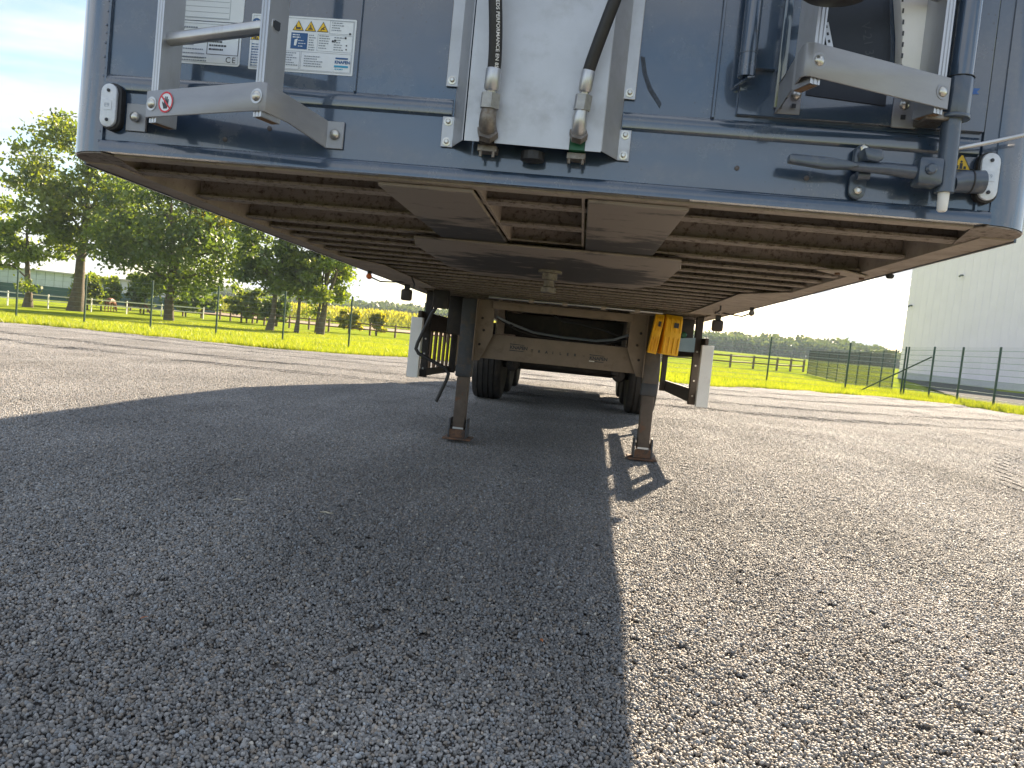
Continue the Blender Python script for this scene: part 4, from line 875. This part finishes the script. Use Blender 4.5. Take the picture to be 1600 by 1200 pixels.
# ---- fences of green posts and wire mesh
def wire_fence(name, label, pts_, h=2.0, thick=.06, gap=.2, vert=True, wr=.011, dark=False, vr=.0016):
    Fo = empty(name, (pts_[0][0], pts_[0][1], gz(*pts_[0]))); tag(Fo, label, 'fence')
    ox, oy, oz = Fo.location
    for i, (x, y) in enumerate(pts_):
        z = gz(x, y); MB().box(x - ox - thick / 2, x - ox + thick / 2, y - oy - thick / 2, y - oy + thick / 2, z - oz - .3, z - oz + h).build('post', FENCEG, Fo, bevel=.006, seg=1)
    for (xa, ya), (xb, yb) in zip(pts_[:-1], pts_[1:]):
        L = math.hypot(xb - xa, yb - ya); za, zb_ = gz(xa, ya), gz(xb, yb); mb = MB()
        pt = lambda t, hh: (xa + (xb - xa) * t - ox, ya + (yb - ya) * t - oy, za + (zb_ - za) * t - oz + hh)
        k = .06
        while k < h: mb.tube([pt(.01, k), pt(.99, k)], wr, 4, False); k += gap
        if vert:
            nv = int(L / .05)
            for j in range(1, nv): mb.tube([pt(j / nv, .04), pt(j / nv, h - .01)], vr, 3, False)
        mb.build('wire_panel', DARKMESH if dark else WIRE, Fo)
    return Fo
FR = wire_fence('wire_fence', 'green post wire mesh fence running along the warehouse with a slanting brace', [(13.67, 12.6), (13.67, 14.9), (13.67, 17.3), (13.67, 19.7), (13.67, 22.0), (13.65, 24.6), (13.75, 27.3), (13.6, 29.25), (13.62, 31.65)])
ox, oy, oz = FR.location
MB().tube([(13.55 - ox, 29.3 - oy, 1.45 - oz), (12.05 - ox, 32.1 - oy, -.2 - oz)], .028, 8).build('brace', FENCEG, FR, smooth=40)
wire_fence('wire_fence', 'green post wire fence across the lawn right of the trailer', [(13.55, 31.75), (11.57, 32.57), (8.54, 33.8), (5.4, 34.6), (2.4, 34.6)])
wire_fence('wire_fence', 'dark mesh fence receding behind the brace towards the far field', [(14.95, 36.4 + .0), (15.35, 39.0), (15.8, 42.0), (16.3, 45.2), (16.8, 48.6), (17.3, 52.0), (17.9, 56.0), (18.6, 61.0), (19.3, 65.9)], gap=.2, wr=.012, dark=True, vr=.0036)
wire_fence('wire_fence', 'green post wire fence along the lawn in front of the trees', [(-29.4, 28.9), (-26.5, 28.9), (-23.6, 28.9), (-20.7, 29.1), (-17.72, 29.0), (-14.78, 28.8), (-11.95, 28.8), (-9.0, 28.2), (-6.1, 28.4), (-3.2, 28.6)], wr=.004, vert=False)

# ---- post and rail paddock fences
def paddock(label, pts_, h=1.15):
    Fo = empty('paddock_fence', (pts_[0][0], pts_[0][1], gz(*pts_[0]))); tag(Fo, label, 'fence'); ox, oy, oz = Fo.location
    for x, y in pts_: z = gz(x, y) - oz; MB().box(x - ox - .08, x - ox + .08, y - oy - .08, y - oy + .08, z - .3, z + h).build('post', WOODF, Fo)
    for (xa, ya), (xb, yb) in zip(pts_[:-1], pts_[1:]):
        for hh in (.5, 1.0):
            za, zb_ = gz(xa, ya) - oz + hh, gz(xb, yb) - oz + hh
            MB().tube([(xa - ox, ya - oy - .1, za), (xb - ox, yb - oy - .1, zb_)], .06, 6).build('rail', WOODF, Fo)
def subdiv(pts_, step):
    o_ = []
    for (xa, ya), (xb, yb) in zip(pts_[:-1], pts_[1:]):
        n_ = max(1, round(math.hypot(xb - xa, yb - ya) / step)); o_ += [(xa + (xb - xa) * i / n_, ya + (yb - ya) * i / n_) for i in range(n_)]
    return o_ + [pts_[-1]]
paddock('brown post and rail paddock fence behind the trees left of the trailer', subdiv([(-52, 84), (-39.3, 80), (-28, 71), (-19.3, 68.3), (-12, 67.5), (-6, 67)], 2.6))
paddock('brown post and rail paddock fence in the field right of the trailer', subdiv([(4, 64.5), (12.8, 65.6), (15.3, 68.3), (17.5, 69), (20.9, 73)], 2.6))
# white tape fence by the horses
Fo = empty('tape_fence', (-50, 61, gz(-50, 61))); tag(Fo, 'white tape horse fence with thin white posts in front of the barn', 'fence'); ox, oy, oz = Fo.location
tp_ = [(-52, 60.0), (-49.3, 61.2), (-46.9, 63.0), (-45.2, 66.5), (-43.6, 69.5), (-41.5, 72), (-39.2, 76)]
for x, y in tp_: MB().box(x - ox - .045, x - ox + .045, y - oy - .045, y - oy + .045, gz(x, y) - oz - .2, gz(x, y) - oz + 1.25).build('post', WHITEP, Fo)
for (xa, ya), (xb, yb) in zip(tp_[:-1], tp_[1:]):
    for hh in (.65, 1.12): MB().box(0, math.hypot(xb - xa, yb - ya), -.012, .012, hh - .045, hh + .045, Matrix.Translation((xa - ox, ya - oy, gz(xa, ya) - oz)) @ Matrix.Rotation(math.atan2(yb - ya, xb - xa), 4, 'Z')).build('tape', WHITEP, Fo)

# ---- green barn
BARNG = pbr('barn_green', (.016, .075, .065), .6, 0, .15, 1); BARNW = pbr('barn_light_sheet', (.42, .50, .56), .5, 0, .12, 1); ROOFW = pbr('barn_roof', (.40, .42, .43), .6, 0, .1, 1)
A_, B_ = Vector((-75.0, 90.5, 0)), Vector((-58, 117, 0)); bz = -1.35
Bn = empty('barn', (A_.x, A_.y, bz)); tag(Bn, 'low green barn with a pale sheeted upper wall behind the trees', 'barn')
Bn.scale.z = 1.18; Bn.rotation_euler.z = math.atan2(B_.y - A_.y, B_.x - A_.x); Lb = (B_ - A_).length
MB().box(0, Lb, 0, 12, 0, 1.55).build('wall', BARNG, Bn)
MB().box(-.1, Lb, -12, 0, 0, 3.3).build('side_block', BARNG, Bn) if False else None
for i in range(int(Lb / 1.1)): MB().box(i * 1.1 + .02, i * 1.1 + 1.07, -.03, .02, 1.552, 3.15).build('wall_sheet', BARNW, Bn)
MB().box(0, Lb, .021, 12, 1.552, 3.2).build('upper_wall', BARNG, Bn)
MB().prism([(-.4, -.5, 3.15), (-.4, 6, 3.6), (-.4, 12.5, 3.15), (-.4, 12.5, 3.3), (-.4, 6, 3.75), (-.4, -.5, 3.3)], (Lb + .8, 0, 0)).build('roof', ROOFW, Bn)
MB().box(-9, -.05, -1.5, 10, 0, 3.25).build('annex_wall', BARNG, Bn); MB().prism([(-9.3, -1.8, 3.25), (-9.3, 4, 4.1), (-9.3, 10.3, 3.25)], (9.3, 0, 0)).build('annex_roof', ROOFW, Bn)

# ---- pale warehouse on the right
WPAN = pbr('warehouse_panel', (.84, .785, .88), .45, .0, .04, .4); WPLI = pbr('plinth', (.52, .53, .54), .8, 0, .08, 1); WDRK = pbr('asphalt_strip', (.06, .062, .065), 1.0, 0, .15, 2, spec=0.05)
c0 = Vector((33.1, 82.3, 0)); c1 = Vector((39.7, 71.2, 0)); wd = (c1 - c0).normalized()
Wh = empty('warehouse', (c0.x, c0.y, -.3)); tag(Wh, 'tall pale warehouse clad in upright metal panels behind the wire fence', 'building')
Wh.rotation_euler.z = math.atan2(wd.y, wd.x)
PW = .72; HT = 19.0
pan = None
for i in range(60):
    if pan is None:
        mb = MB(); mb.prism([(0.006, .0, .75), (0.03, -.02, .75), (PW - .03, -.02, .75), (PW - .006, .0, .75)], (0, 0, HT - .75)); pan = mb.build('wall_panel', WPAN, Wh)
    else: share(pan, Wh, loc=(i * PW, 0, 0))
MB().box(0.0, 60 * PW, .001, 30, -.5, HT - .05).build('wall', WPAN, Wh)
MB().box(-.02, 60 * PW + .02, -.06, 0, -.5, .72).build('plinth', WPLI, Wh)
MB().box(-.1, 60 * PW + .1, -.1, 30, HT - .04, HT + .15).build('roof_edge', WPLI, Wh)
for x, z in ((.5, 7.6), (5.6, 10.6)):
    MB().tube([(x, -.02, z), (x, -.35, z - .04), (x, -.5, z - .16)], .09, 8).build('overflow_spout', pbr('spout', (.12, .14, .15), .5), Wh, smooth=40)
# yard strip in front of the warehouse
o = MB().add([(15.4, 6, .03), (60, 6, .05), (60, 70, gz(45, 60) + .03), (33, 83, gz(33, 60) + .03), (27, 62, gz(27, 60) + .03), (17.0, 34, gz(17, 34) + .03)], [(0, 1, 2, 3, 4, 5)]).build('service_road', WDRK); tag(o, kind='structure')

# ---- leaves
def leaf_mat(name, ca, cb, trans=.45):
    mt = bpy.data.materials.new(name); mt.use_nodes = True; t = mt.node_tree; t.nodes.remove(t.nodes['Principled BSDF'])
    a = t.nodes.new('ShaderNodeAttribute'); a.attribute_name = 'sc'; mx = t.nodes.new('ShaderNodeMix'); mx.data_type = 'RGBA'
    mx.inputs[6].default_value = ca + (1,); mx.inputs[7].default_value = cb + (1,); t.links.new(a.outputs['Fac'], mx.inputs[0])
    d_ = t.nodes.new('ShaderNodeBsdfDiffuse'); tr = t.nodes.new('ShaderNodeBsdfTranslucent'); t.links.new(mx.outputs[2], d_.inputs[0])
    vm = t.nodes.new('ShaderNodeVectorMath'); vm.operation = 'MULTIPLY'; vm.inputs[1].default_value = (2.6, 2.3, .9); t.links.new(mx.outputs[2], vm.inputs[0]); t.links.new(vm.outputs[0], tr.inputs[0])
    sh = t.nodes.new('ShaderNodeMixShader'); sh.inputs[0].default_value = trans; t.links.new(d_.outputs[0], sh.inputs[1]); t.links.new(tr.outputs[0], sh.inputs[2])
    gl_ = t.nodes.new('ShaderNodeBsdfGlossy'); gl_.inputs['Roughness'].default_value = .45; s2 = t.nodes.new('ShaderNodeMixShader'); s2.inputs[0].default_value = .05
    t.links.new(sh.outputs[0], s2.inputs[1]); t.links.new(gl_.outputs[0], s2.inputs[2])
    o_ = t.nodes['Material Output']; t.links.new(s2.outputs[0], o_.inputs[0]); return mt
LF_OAK = leaf_mat('oak_leaves', (.05, .09, .016), (.15, .19, .024))
LF_YEL = leaf_mat('yellowing_leaves', (.10, .13, .015), (.30, .28, .02))
LF_DRK = leaf_mat('dark_leaves', (.038, .072, .018), (.10, .15, .024))
LF_LIM = leaf_mat('lime_leaves', (.07, .12, .018), (.17, .23, .025))
LF_FAR = leaf_mat('far_leaves', (.035, .06, .025), (.07, .10, .035), .3)
LF_MAIZE = leaf_mat('maize_leaves', (.12, .16, .02), (.26, .27, .04), .4)
def leaf_quads(cent, size, rg, flat=.0):
    n_ = len(cent); u = rg.normal(size=(n_, 3)); u /= np.linalg.norm(u, axis=1)[:, None]
    w = rg.normal(size=(n_, 3)); w -= (w * u).sum(1)[:, None] * u; w /= np.linalg.norm(w, axis=1)[:, None]
    s = (size * rg.uniform(.6, 1.3, n_))[:, None]; u = u * s; w = w * s * .62
    V = np.stack([cent - u, cent + w * .9 - u * .1, cent + u, cent - w * .9 - u * .1], 1).reshape(-1, 3)
    return V, np.arange(4 * n_).reshape(-1, 4)
def tree(name, label, x, y, H, rad, cb, tr, seed, mat, nclump, per, lsize=.2, group='trees beyond the lawn', squash=1.0, forks=1, cx=0, cy=0, extra=()):
    rg = np.random.default_rng(seed); z = gz(x, y) - .05
    Tr = empty(name, (x, y, z)); tag(Tr, label, 'tree', group)
    mb = MB(); ends = []
    cz0 = (cb + H) / 2; hz_ = (H - cb) / 2
    for f in range(forks):
        lean = rg.uniform(-.12, .12, 2) if forks == 1 else np.array([math.cos(f * 2.4), math.sin(f * 2.4)]) * rg.uniform(.16, .3)
        tops = []; n_ = 7; st_ = 0 if forks == 1 else .25
        for i in range(n_):
            t = i / (n_ - 1); hh = H * .78 * t
            tops.append((lean[0] * H * .5 * max(0, t - st_) + cx * t * .8 + .05 * rg.normal() * (i > 0), lean[1] * H * .5 * max(0, t - st_) + cy * t * .8 + .05 * rg.normal() * (i > 0), hh))
        r_ = [tr * (1.5 if i == 0 else 1.0) * (1 - .82 * i / (n_ - 1)) / (1 if forks == 1 else 1.2) for i in range(n_)]
        r_[1] = max(r_[1], tr * .82); mb.tube(tops, r_, 10)
        for b in range(9):
            t = rg.uniform(max(.28, cb / H * .85), .95); k = int(t * (n_ - 1)); p0 = Vector(tops[k]); a = rg.uniform(0, 6.283) + b * 2.4
            Lr = rad * rg.uniform(.55, .9) * (1 - .35 * t); e = p0 + Vector((math.cos(a) * Lr, math.sin(a) * Lr, rg.uniform(.15, .6) * Lr))
            mid = p0.lerp(e, .5) + Vector((0, 0, rg.uniform(-.05, .12) * Lr)); rr = tr * .42 * (1 - .6 * t)
            mb.tube([p0, p0.lerp(mid, .5), mid, mid.lerp(e, .5) + Vector((0, 0, .03 * Lr)), e], [rr, rr * .8, rr * .6, rr * .4, rr * .15], 6); ends.append(np.array(e))
            for s_ in range(3):
                q = mid.lerp(e, rg.uniform(.0, .7)); a2 = a + rg.uniform(-1.2, 1.2); l2 = Lr * rg.uniform(.25, .5); e2 = q + Vector((math.cos(a2) * l2, math.sin(a2) * l2, rg.uniform(-.1, .6) * l2))
                mb.tube([q, q.lerp(e2, .5) + Vector((0, 0, .05)), e2], [rr * .35, rr * .25, rr * .08], 5); ends.append(np.array(e2))
    mb.build('trunk', BARK, Tr, smooth=60)
    C_ = []
    for e in ends: C_.append(e)
    while len(C_) < nclump:
        v = rg.normal(size=3); v /= np.linalg.norm(v); rr = rg.uniform(.35, 1.0) ** .6
        lump = .78 + .32 * float(vnoise(np.array(v[0] * 2 + seed), np.array(v[1] * 2 + v[2] * 1.7), seed % 50))
        p = np.array([cx + v[0] * rad * rr * lump, cy + v[1] * rad * rr * lump, cz0 + v[2] * hz_ * rr * lump * squash])
        if v[2] < -.2: p[:2] *= .85
        C_.append(p)
    allc = []; val = []
    for p in C_:
        cr_ = rg.uniform(.5, 1.0) * rad * .2; nn_ = int(per * rg.uniform(.5, 1.3)); q = rg.normal(size=(nn_, 3)) * np.array([1, 1, .62]) * cr_ * .62
        allc.append(p + q); val.append(np.clip(rg.uniform(.1, .8) + rg.normal(size=nn_) * .18, 0, 1))
    cent = np.concatenate(allc); val = np.concatenate(val); keep = cent[:, 2] > .4; cent = cent[keep]; val = val[keep]
    V, Fq_ = leaf_quads(cent, lsize, rg); at_ = np.repeat(val, 4)
    mesh_np('crown', V, Fq_, mat, Tr, attr=np.stack([at_, at_, at_, np.ones_like(at_)], -1))
    if extra:
        ce = np.concatenate([np.array(p) + rg.normal(size=(110, 3)) * np.array([.55, .5, .35]) for p in extra]); V, Fq_ = leaf_quads(ce, lsize, rg); at_ = np.repeat(rg.uniform(.3, 1, len(ce)), 4)
        mesh_np('yellow_foliage', V, Fq_, LF_YEL, Tr, attr=np.stack([at_, at_, at_, np.ones_like(at_)], -1))
    return Tr
tree('oak_tree', 'tallest broad oak left of the trailer with a thick bare lower trunk', -44.8, 63.7, 17.6, 6.2, 5.2, .52, 1, LF_OAK, 165, 95, .21)
tree('oak_tree', 'smaller oak at the left edge in front of the barn', -47.9, 61.8, 9.6, 3.6, 3.4, .3, 2, LF_LIM, 90, 70, .19)
tree('oak_tree', 'oak crown cut off by the left edge of the picture', -56.5, 64, 11.5, 4.6, 2.8, .4, 3, LF_OAK, 100, 80, .21)
tree('spreading_tree', 'wide low forking tree with yellowing top beside the tall oak', -34.4, 60.6, 12.6, 6.9, 1.7, .36, 4, LF_DRK, 230, 95, .2, forks=3, extra=((3.3, -1.2, 9.4), (4.6, -1.2, 8.9), (2.2, -1.2, 10.0), (3.9, -1.6, 8.4)))
tree('maple_tree', 'slim tree with a straight trunk between the wide tree and the birch', -24.0, 56.6, 10.5, 4.0, 2.4, .24, 5, LF_DRK, 130, 85, .18, cx=.4)
tree('maple_tree', 'thin dark tree in the clump nearest the trailer', -21.7, 56.2, 9.5, 3.0, 2.0, .15, 6, LF_OAK, 80, 75, .17)
tree('maple_tree', 'slender tree standing in the middle of the clump nearest the trailer', -21.3, 59.6, 10.0, 2.8, 2.6, .13, 7, LF_LIM, 70, 70, .17)
tree('birch_tree', 'open branched tree reaching right over the field beside the trailer', -20.4, 57.9, 9.8, 3.9, 2.0, .27, 8, LF_LIM, 74, 48, .16, forks=3, cx=.8)
for k, (lab, x, y, H, rd, mt_) in enumerate((('dark rounded shrub right of the oak trunk behind the tape fence', -46.0, 76.5, 5.2, 2.3, LF_DRK), ('pale green shrub right behind the brown horse', -43.2, 80, 4.6, 2.0, LF_LIM),
        ('dark shrub under the left side of the wide tree', -40.5, 78.5, 5.0, 2.4, LF_DRK), ('dense shrub under the right side of the wide tree', -34.5, 76, 4.4, 2.3, LF_OAK), ('shrub just left of the slim tree at the paddock', -30.5, 73.5, 3.6, 1.7, LF_DRK),
        ('small many stemmed bush standing free in the paddock', -34.9, 79.5, 3.6, 1.7, LF_LIM), ('yellow green bush by the paddock rails near the trailer', -21.6, 69.5, 3.2, 1.35, LF_YEL), ('second small yellow bush next to the paddock rails', -19.3, 70.6, 2.7, 1.0, LF_YEL),
        ('tall shrub at the right end of the barn', -52.0, 92, 7.5, 3.2, LF_DRK), ('dense dark shrub just right of the thick oak trunk', -47.9, 70.0, 4.6, 1.7, LF_OAK), ('leafy shrub covering the right end of the barn', -49.1, 74.0, 4.4, 2.0, LF_LIM))):
    tree('shrub', lab, x, y, H, rd, .35, .07, 40 + k, mt_, 40 if rd > 1.5 else 30, 60 if rd > 1.5 else 34, .17, 'shrubs around the paddock', forks=3)

# ---- maize field, soil strip, far wood
rg = np.random.default_rng(77)
def band(n_, xa, xb, ya, yb, hh): return rg.uniform(xa, xb, n_), rg.uniform(0, 1, n_) ** 2.2 * (yb - ya) + ya, rg.uniform(.05, 1, n_) ** .7 * hh
bx_, by_, bh_ = band(42000, -150, 10, 128, 185, 2.7)
hh_ = bh_ * (.88 + .24 * vnoise(bx_ * .12, by_ * .05, 21))
cent = np.stack([bx_, by_, g(bx_, by_) + hh_], -1); u = np.stack([rg.normal(size=len(bx_)) * .16, rg.normal(size=len(bx_)) * .16, rg.uniform(.25, .55, len(bx_))], -1); w = np.stack([rg.normal(size=len(bx_)), rg.normal(size=len(bx_)), np.zeros(len(bx_))], -1); w *= .10 / np.linalg.norm(w, axis=1)[:, None]
V = np.stack([cent - u, cent + w, cent + u, cent - w], 1).reshape(-1, 3); v_ = np.clip(hh_ / 2.7 * rg.uniform(.5, 1.1, len(hh_)), 0, 1); a_ = np.repeat(v_, 4)
o = mesh_np('maize_field', V, np.arange(len(V)).reshape(-1, 4), LF_MAIZE, attr=np.stack([a_, a_, a_, np.ones_like(a_)], -1)); tag(o, 'tall pale green maize standing in the field behind the paddock', 'maize', kind='stuff')
SOIL = pbr('dry_soil', (.20, .135, .085), .95, 0, .2, .4)
xs_ = np.linspace(-150, 12, 60); P0 = np.stack([xs_, 100 + 3 * vnoise(xs_ * .1, 0, 3), g(xs_, 100 + 0 * xs_) + .04], -1); P1 = np.stack([xs_, 130 + 0 * xs_, g(xs_, 130 + 0 * xs_) + .04], -1)
V = np.concatenate([P0, P1]); n_ = len(xs_); i_ = np.arange(n_ - 1); o = mesh_np('bare_soil', V, np.stack([i_, i_ + 1, i_ + 1 + n_, i_ + n_], -1), SOIL); tag(o, kind='structure')
V = []; xs_ = rg.uniform(-420, 420, 60000); dp_ = rg.uniform(0, 1, len(xs_)); ys_ = 390 + .06 * xs_ + dp_ * 30
top = 5.5 + 4.5 * vnoise(xs_ * .035, 0 * xs_, 31) + 3.0 * vnoise(xs_ * .15, 0 * xs_ + 4, 32) + np.clip(xs_ * .012, -2, 2.5)
cent = np.stack([xs_, ys_, -1.0 + top * rg.uniform(0, 1, len(xs_)) ** .8 * (.7 + .3 * dp_)], -1)
V, Fq_ = leaf_quads(cent, 1.35, rg); a_ = np.repeat(np.clip(rg.uniform(0, 1, len(xs_)), 0, 1), 4)
o = mesh_np('far_wood', V, Fq_, LF_FAR, attr=np.stack([a_, a_, a_, np.ones_like(a_)], -1)); tag(o, 'distant bluish wood closing off the fields along the horizon', 'wood', kind='stuff')

# ---- grass blades on the lawn and along the gravel edge
def blades(n_, xf, yf, hlo, hhi, wd_, seed):
    r_ = np.random.default_rng(seed); x = xf(r_, n_); y = yf(r_, x); ok = (y > yard_edge(np.clip(x, -60, 14)) - .12) | (x > 12.6); x = x[ok]; y = y[ok]; n_ = len(x)
    h = r_.uniform(hlo, hhi, n_) * (.6 + .8 * vnoise(x * .9, y * .9, 12)); z = g(x, y) - .03; a = r_.uniform(0, 6.283, n_); b = r_.normal(size=(n_, 2)) * .35 * h[:, None]
    p0 = np.stack([x - np.cos(a) * wd_, y - np.sin(a) * wd_, z], -1); p1 = np.stack([x + np.cos(a) * wd_, y + np.sin(a) * wd_, z], -1); p2 = np.stack([x + b[:, 0], y + b[:, 1], z + h], -1)
    return np.stack([p0, p1, p2], 1).reshape(-1, 3), np.clip(r_.uniform(0, 1, n_), 0, 1)
LF_GRASS = leaf_mat('grass_blades', (.09, .15, .012), (.25, .28, .024), .38)
sets = [blades(150000, lambda r_, n: r_.uniform(-32, 16, n), lambda r_, x: yard_edge(np.clip(x, -60, 14)) - .1 + r_.uniform(0, 1, len(x)) ** 1.5 * 42, .06, .16, .012, 1),
        blades(30000, lambda r_, n: r_.uniform(-24, 13.4, n), lambda r_, x: yard_edge(np.clip(x, -60, 14)) - .15 + np.abs(r_.normal(size=len(x))) * .5, .06, .2, .009, 2),
        blades(16000, lambda r_, n: r_.uniform(12.7, 15.0, n), lambda r_, x: r_.uniform(12, 36, len(x)), .08, .25, .009, 3)]
V = np.concatenate([s[0] for s in sets]); a_ = np.repeat(np.concatenate([s[1] for s in sets]), 3)
o = mesh_np('lawn_grass', V, np.arange(len(V)).reshape(-1, 3), LF_GRASS, attr=np.stack([a_, a_, a_, np.ones_like(a_)], -1)); tag(o, 'bright backlit grass growing on the lawn around the yard', 'grass', kind='stuff')

# ---- horses by the tape fence
HORSE = pbr('chestnut_coat', (.17, .06, .022), .6, 0, .2, 2); MANE = pbr('horse_mane', (.07, .03, .014), .8)
def horse(label, x, y, rz, graze):
    H_ = empty('horse', (x, y, gz(x, y)), (0, 0, rz)); tag(H_, label, 'horse', 'brown horses in the paddock')
    me_ = bpy.data.meshes.new('body'); bm = bmesh.new(); sk = bm.verts.layers.skin.verify()
    def chain(pts_, start=None):
        pv = start; out_ = []
        for (px, py, pz, r1) in pts_:
            v = bm.verts.new((px, py, pz)); v[sk].radius = (r1, r1)
            if pv is not None: bm.edges.new((pv, v))
            pv = v; out_.append(v)
        return out_
    sp_ = chain([(-.72, 0, 1.18, .25), (-.35, 0, 1.16, .29), (.1, 0, 1.12, .29), (.5, 0, 1.16, .28)])
    sp_[0][sk].use_root = True
    if graze: chain([(.85, 0, 1.05, .16), (1.15, 0, .72, .115), (1.30, 0, .42, .11), (1.42, 0, .22, .075), (1.48, 0, .10, .055)], sp_[3])
    else: chain([(.80, 0, 1.42, .17), (1.02, 0, 1.68, .12), (1.16, 0, 1.78, .12), (1.36, 0, 1.62, .08), (1.46, 0, 1.54, .06)], sp_[3])
    for s in (-1, 1):
        chain([(-.74, s * .14, .92, .15), (-.66, s * .15, .68, .09), (-.86, s * .15, .46, .06), (-.80, s * .15, .14, .042), (-.76, s * .15, .03, .055)], sp_[0])
        chain([(.50, s * .14, .86, .11), (.50, s * .14, .52, .062), (.50, s * .14, .26, .042), (.52, s * .14, .03, .055)], sp_[3])
    bm.to_mesh(me_); bm.free(); me_.materials.append(HORSE)
    b = bpy.data.objects.new('body', me_); COL.objects.link(b); b.parent = H_; b.modifiers.new('skin', 'SKIN'); b.modifiers.new('sub', 'SUBSURF').levels = 1
    MB().tube([(-.93, 0, 1.28, ), (-1.04, 0, 1.12), (-1.06, 0, .8), (-1.03, 0, .5)], [.04, .075, .07, .02], 8).build('tail', MANE, H_, smooth=60)
    hx = [(.62, 0, 1.46), (.92, 0, 1.80), (1.12, 0, 1.92)] if not graze else [(.62, 0, 1.42), (1.0, 0, 1.06), (1.26, 0, .66)]
    MB().tube(hx, [.05, .06, .03], 6).build('mane', MANE, H_, smooth=60)
    e_ = (1.12, 1.95) if not graze else (1.27, .60)
    for s in (-1, 1): MB().tube([(e_[0], s * .06, e_[1] - .06), (e_[0] - .02, s * .08, e_[1] + .1)], [.035, .006], 6).build('ear', HORSE, H_)
horse('brown horse seen from behind at the white tape fence', -45.7, 70.2, R(100), True)
horse('brown horse grazing with its head down right of the standing one', -46.3, 75.5, R(10), True)

# ---- bits lying on the gravel
TWIG = pbr('bleached_wood', (.52, .47, .38), .8, 0, .2, 40); LEAFB = pbr('dead_leaf', (.36, .13, .05), .8, 0, .3, 60)
def twig(x, y, L_, a, lab):
    z = gz(x, y) + float(und(x, y)) + .011
    o = MB().tube([(-L_ / 2, 0, 0), (-L_ * .1, .004, .004), (L_ * .2, -.002, .002), (L_ / 2, .006, .003)], [.003, .0045, .004, .002], 6).build('twig', TWIG, smooth=60); o.location = (x, y, z); o.rotation_euler = (0, 0, a); tag(o, lab, 'twig')
def leaf(x, y, s, a, lab):
    z = gz(x, y) + float(und(x, y)) + .012
    o = MB().prism([(-s, 0, 0), (-s * .4, -s * .45, .004), (s * .4, -s * .4, .005), (s, 0, .002), (s * .4, s * .45, .0), (-s * .4, s * .4, .002)], (0, 0, .0012)).build('fallen_leaf', LEAFB); o.location = (x, y, z); o.rotation_euler = (.15, -.1, a); tag(o, lab, 'leaf')
twig(-1.422, 1.673, .05, .2, 'short pale twig on the shaded gravel, the left one of two')
twig(-0.953, 1.622, .065, -.1, 'pale twig on the shaded gravel, the right one of two')
leaf(-1.038, 0.188, .012, .7, 'small rust coloured leaf on the gravel at the lower left')
leaf(0.161, 0.402, .009, 2.1, 'small rust coloured leaf on the gravel left of the shadow edge')
# ---- air: thin haze over the fields
HZ = bpy.data.materials.new('haze'); HZ.use_nodes = True; t = HZ.node_tree; t.nodes.remove(t.nodes['Principled BSDF'])
vol = t.nodes.new('ShaderNodeVolumePrincipled'); vol.inputs['Color'].default_value = (.72, .86, 1.0, 1); vol.inputs['Density'].default_value = .00028; vol.inputs['Anisotropy'].default_value = 0.0
t.links.new(vol.outputs[0], t.nodes['Material Output'].inputs['Volume'])
o = MB().box(-3200, 3200, -700, 5200, -3, 24).build('haze', HZ); tag(o, kind='stuff'); o['label'] = 'thin pale haze hanging over the fields'; o['category'] = 'haze'
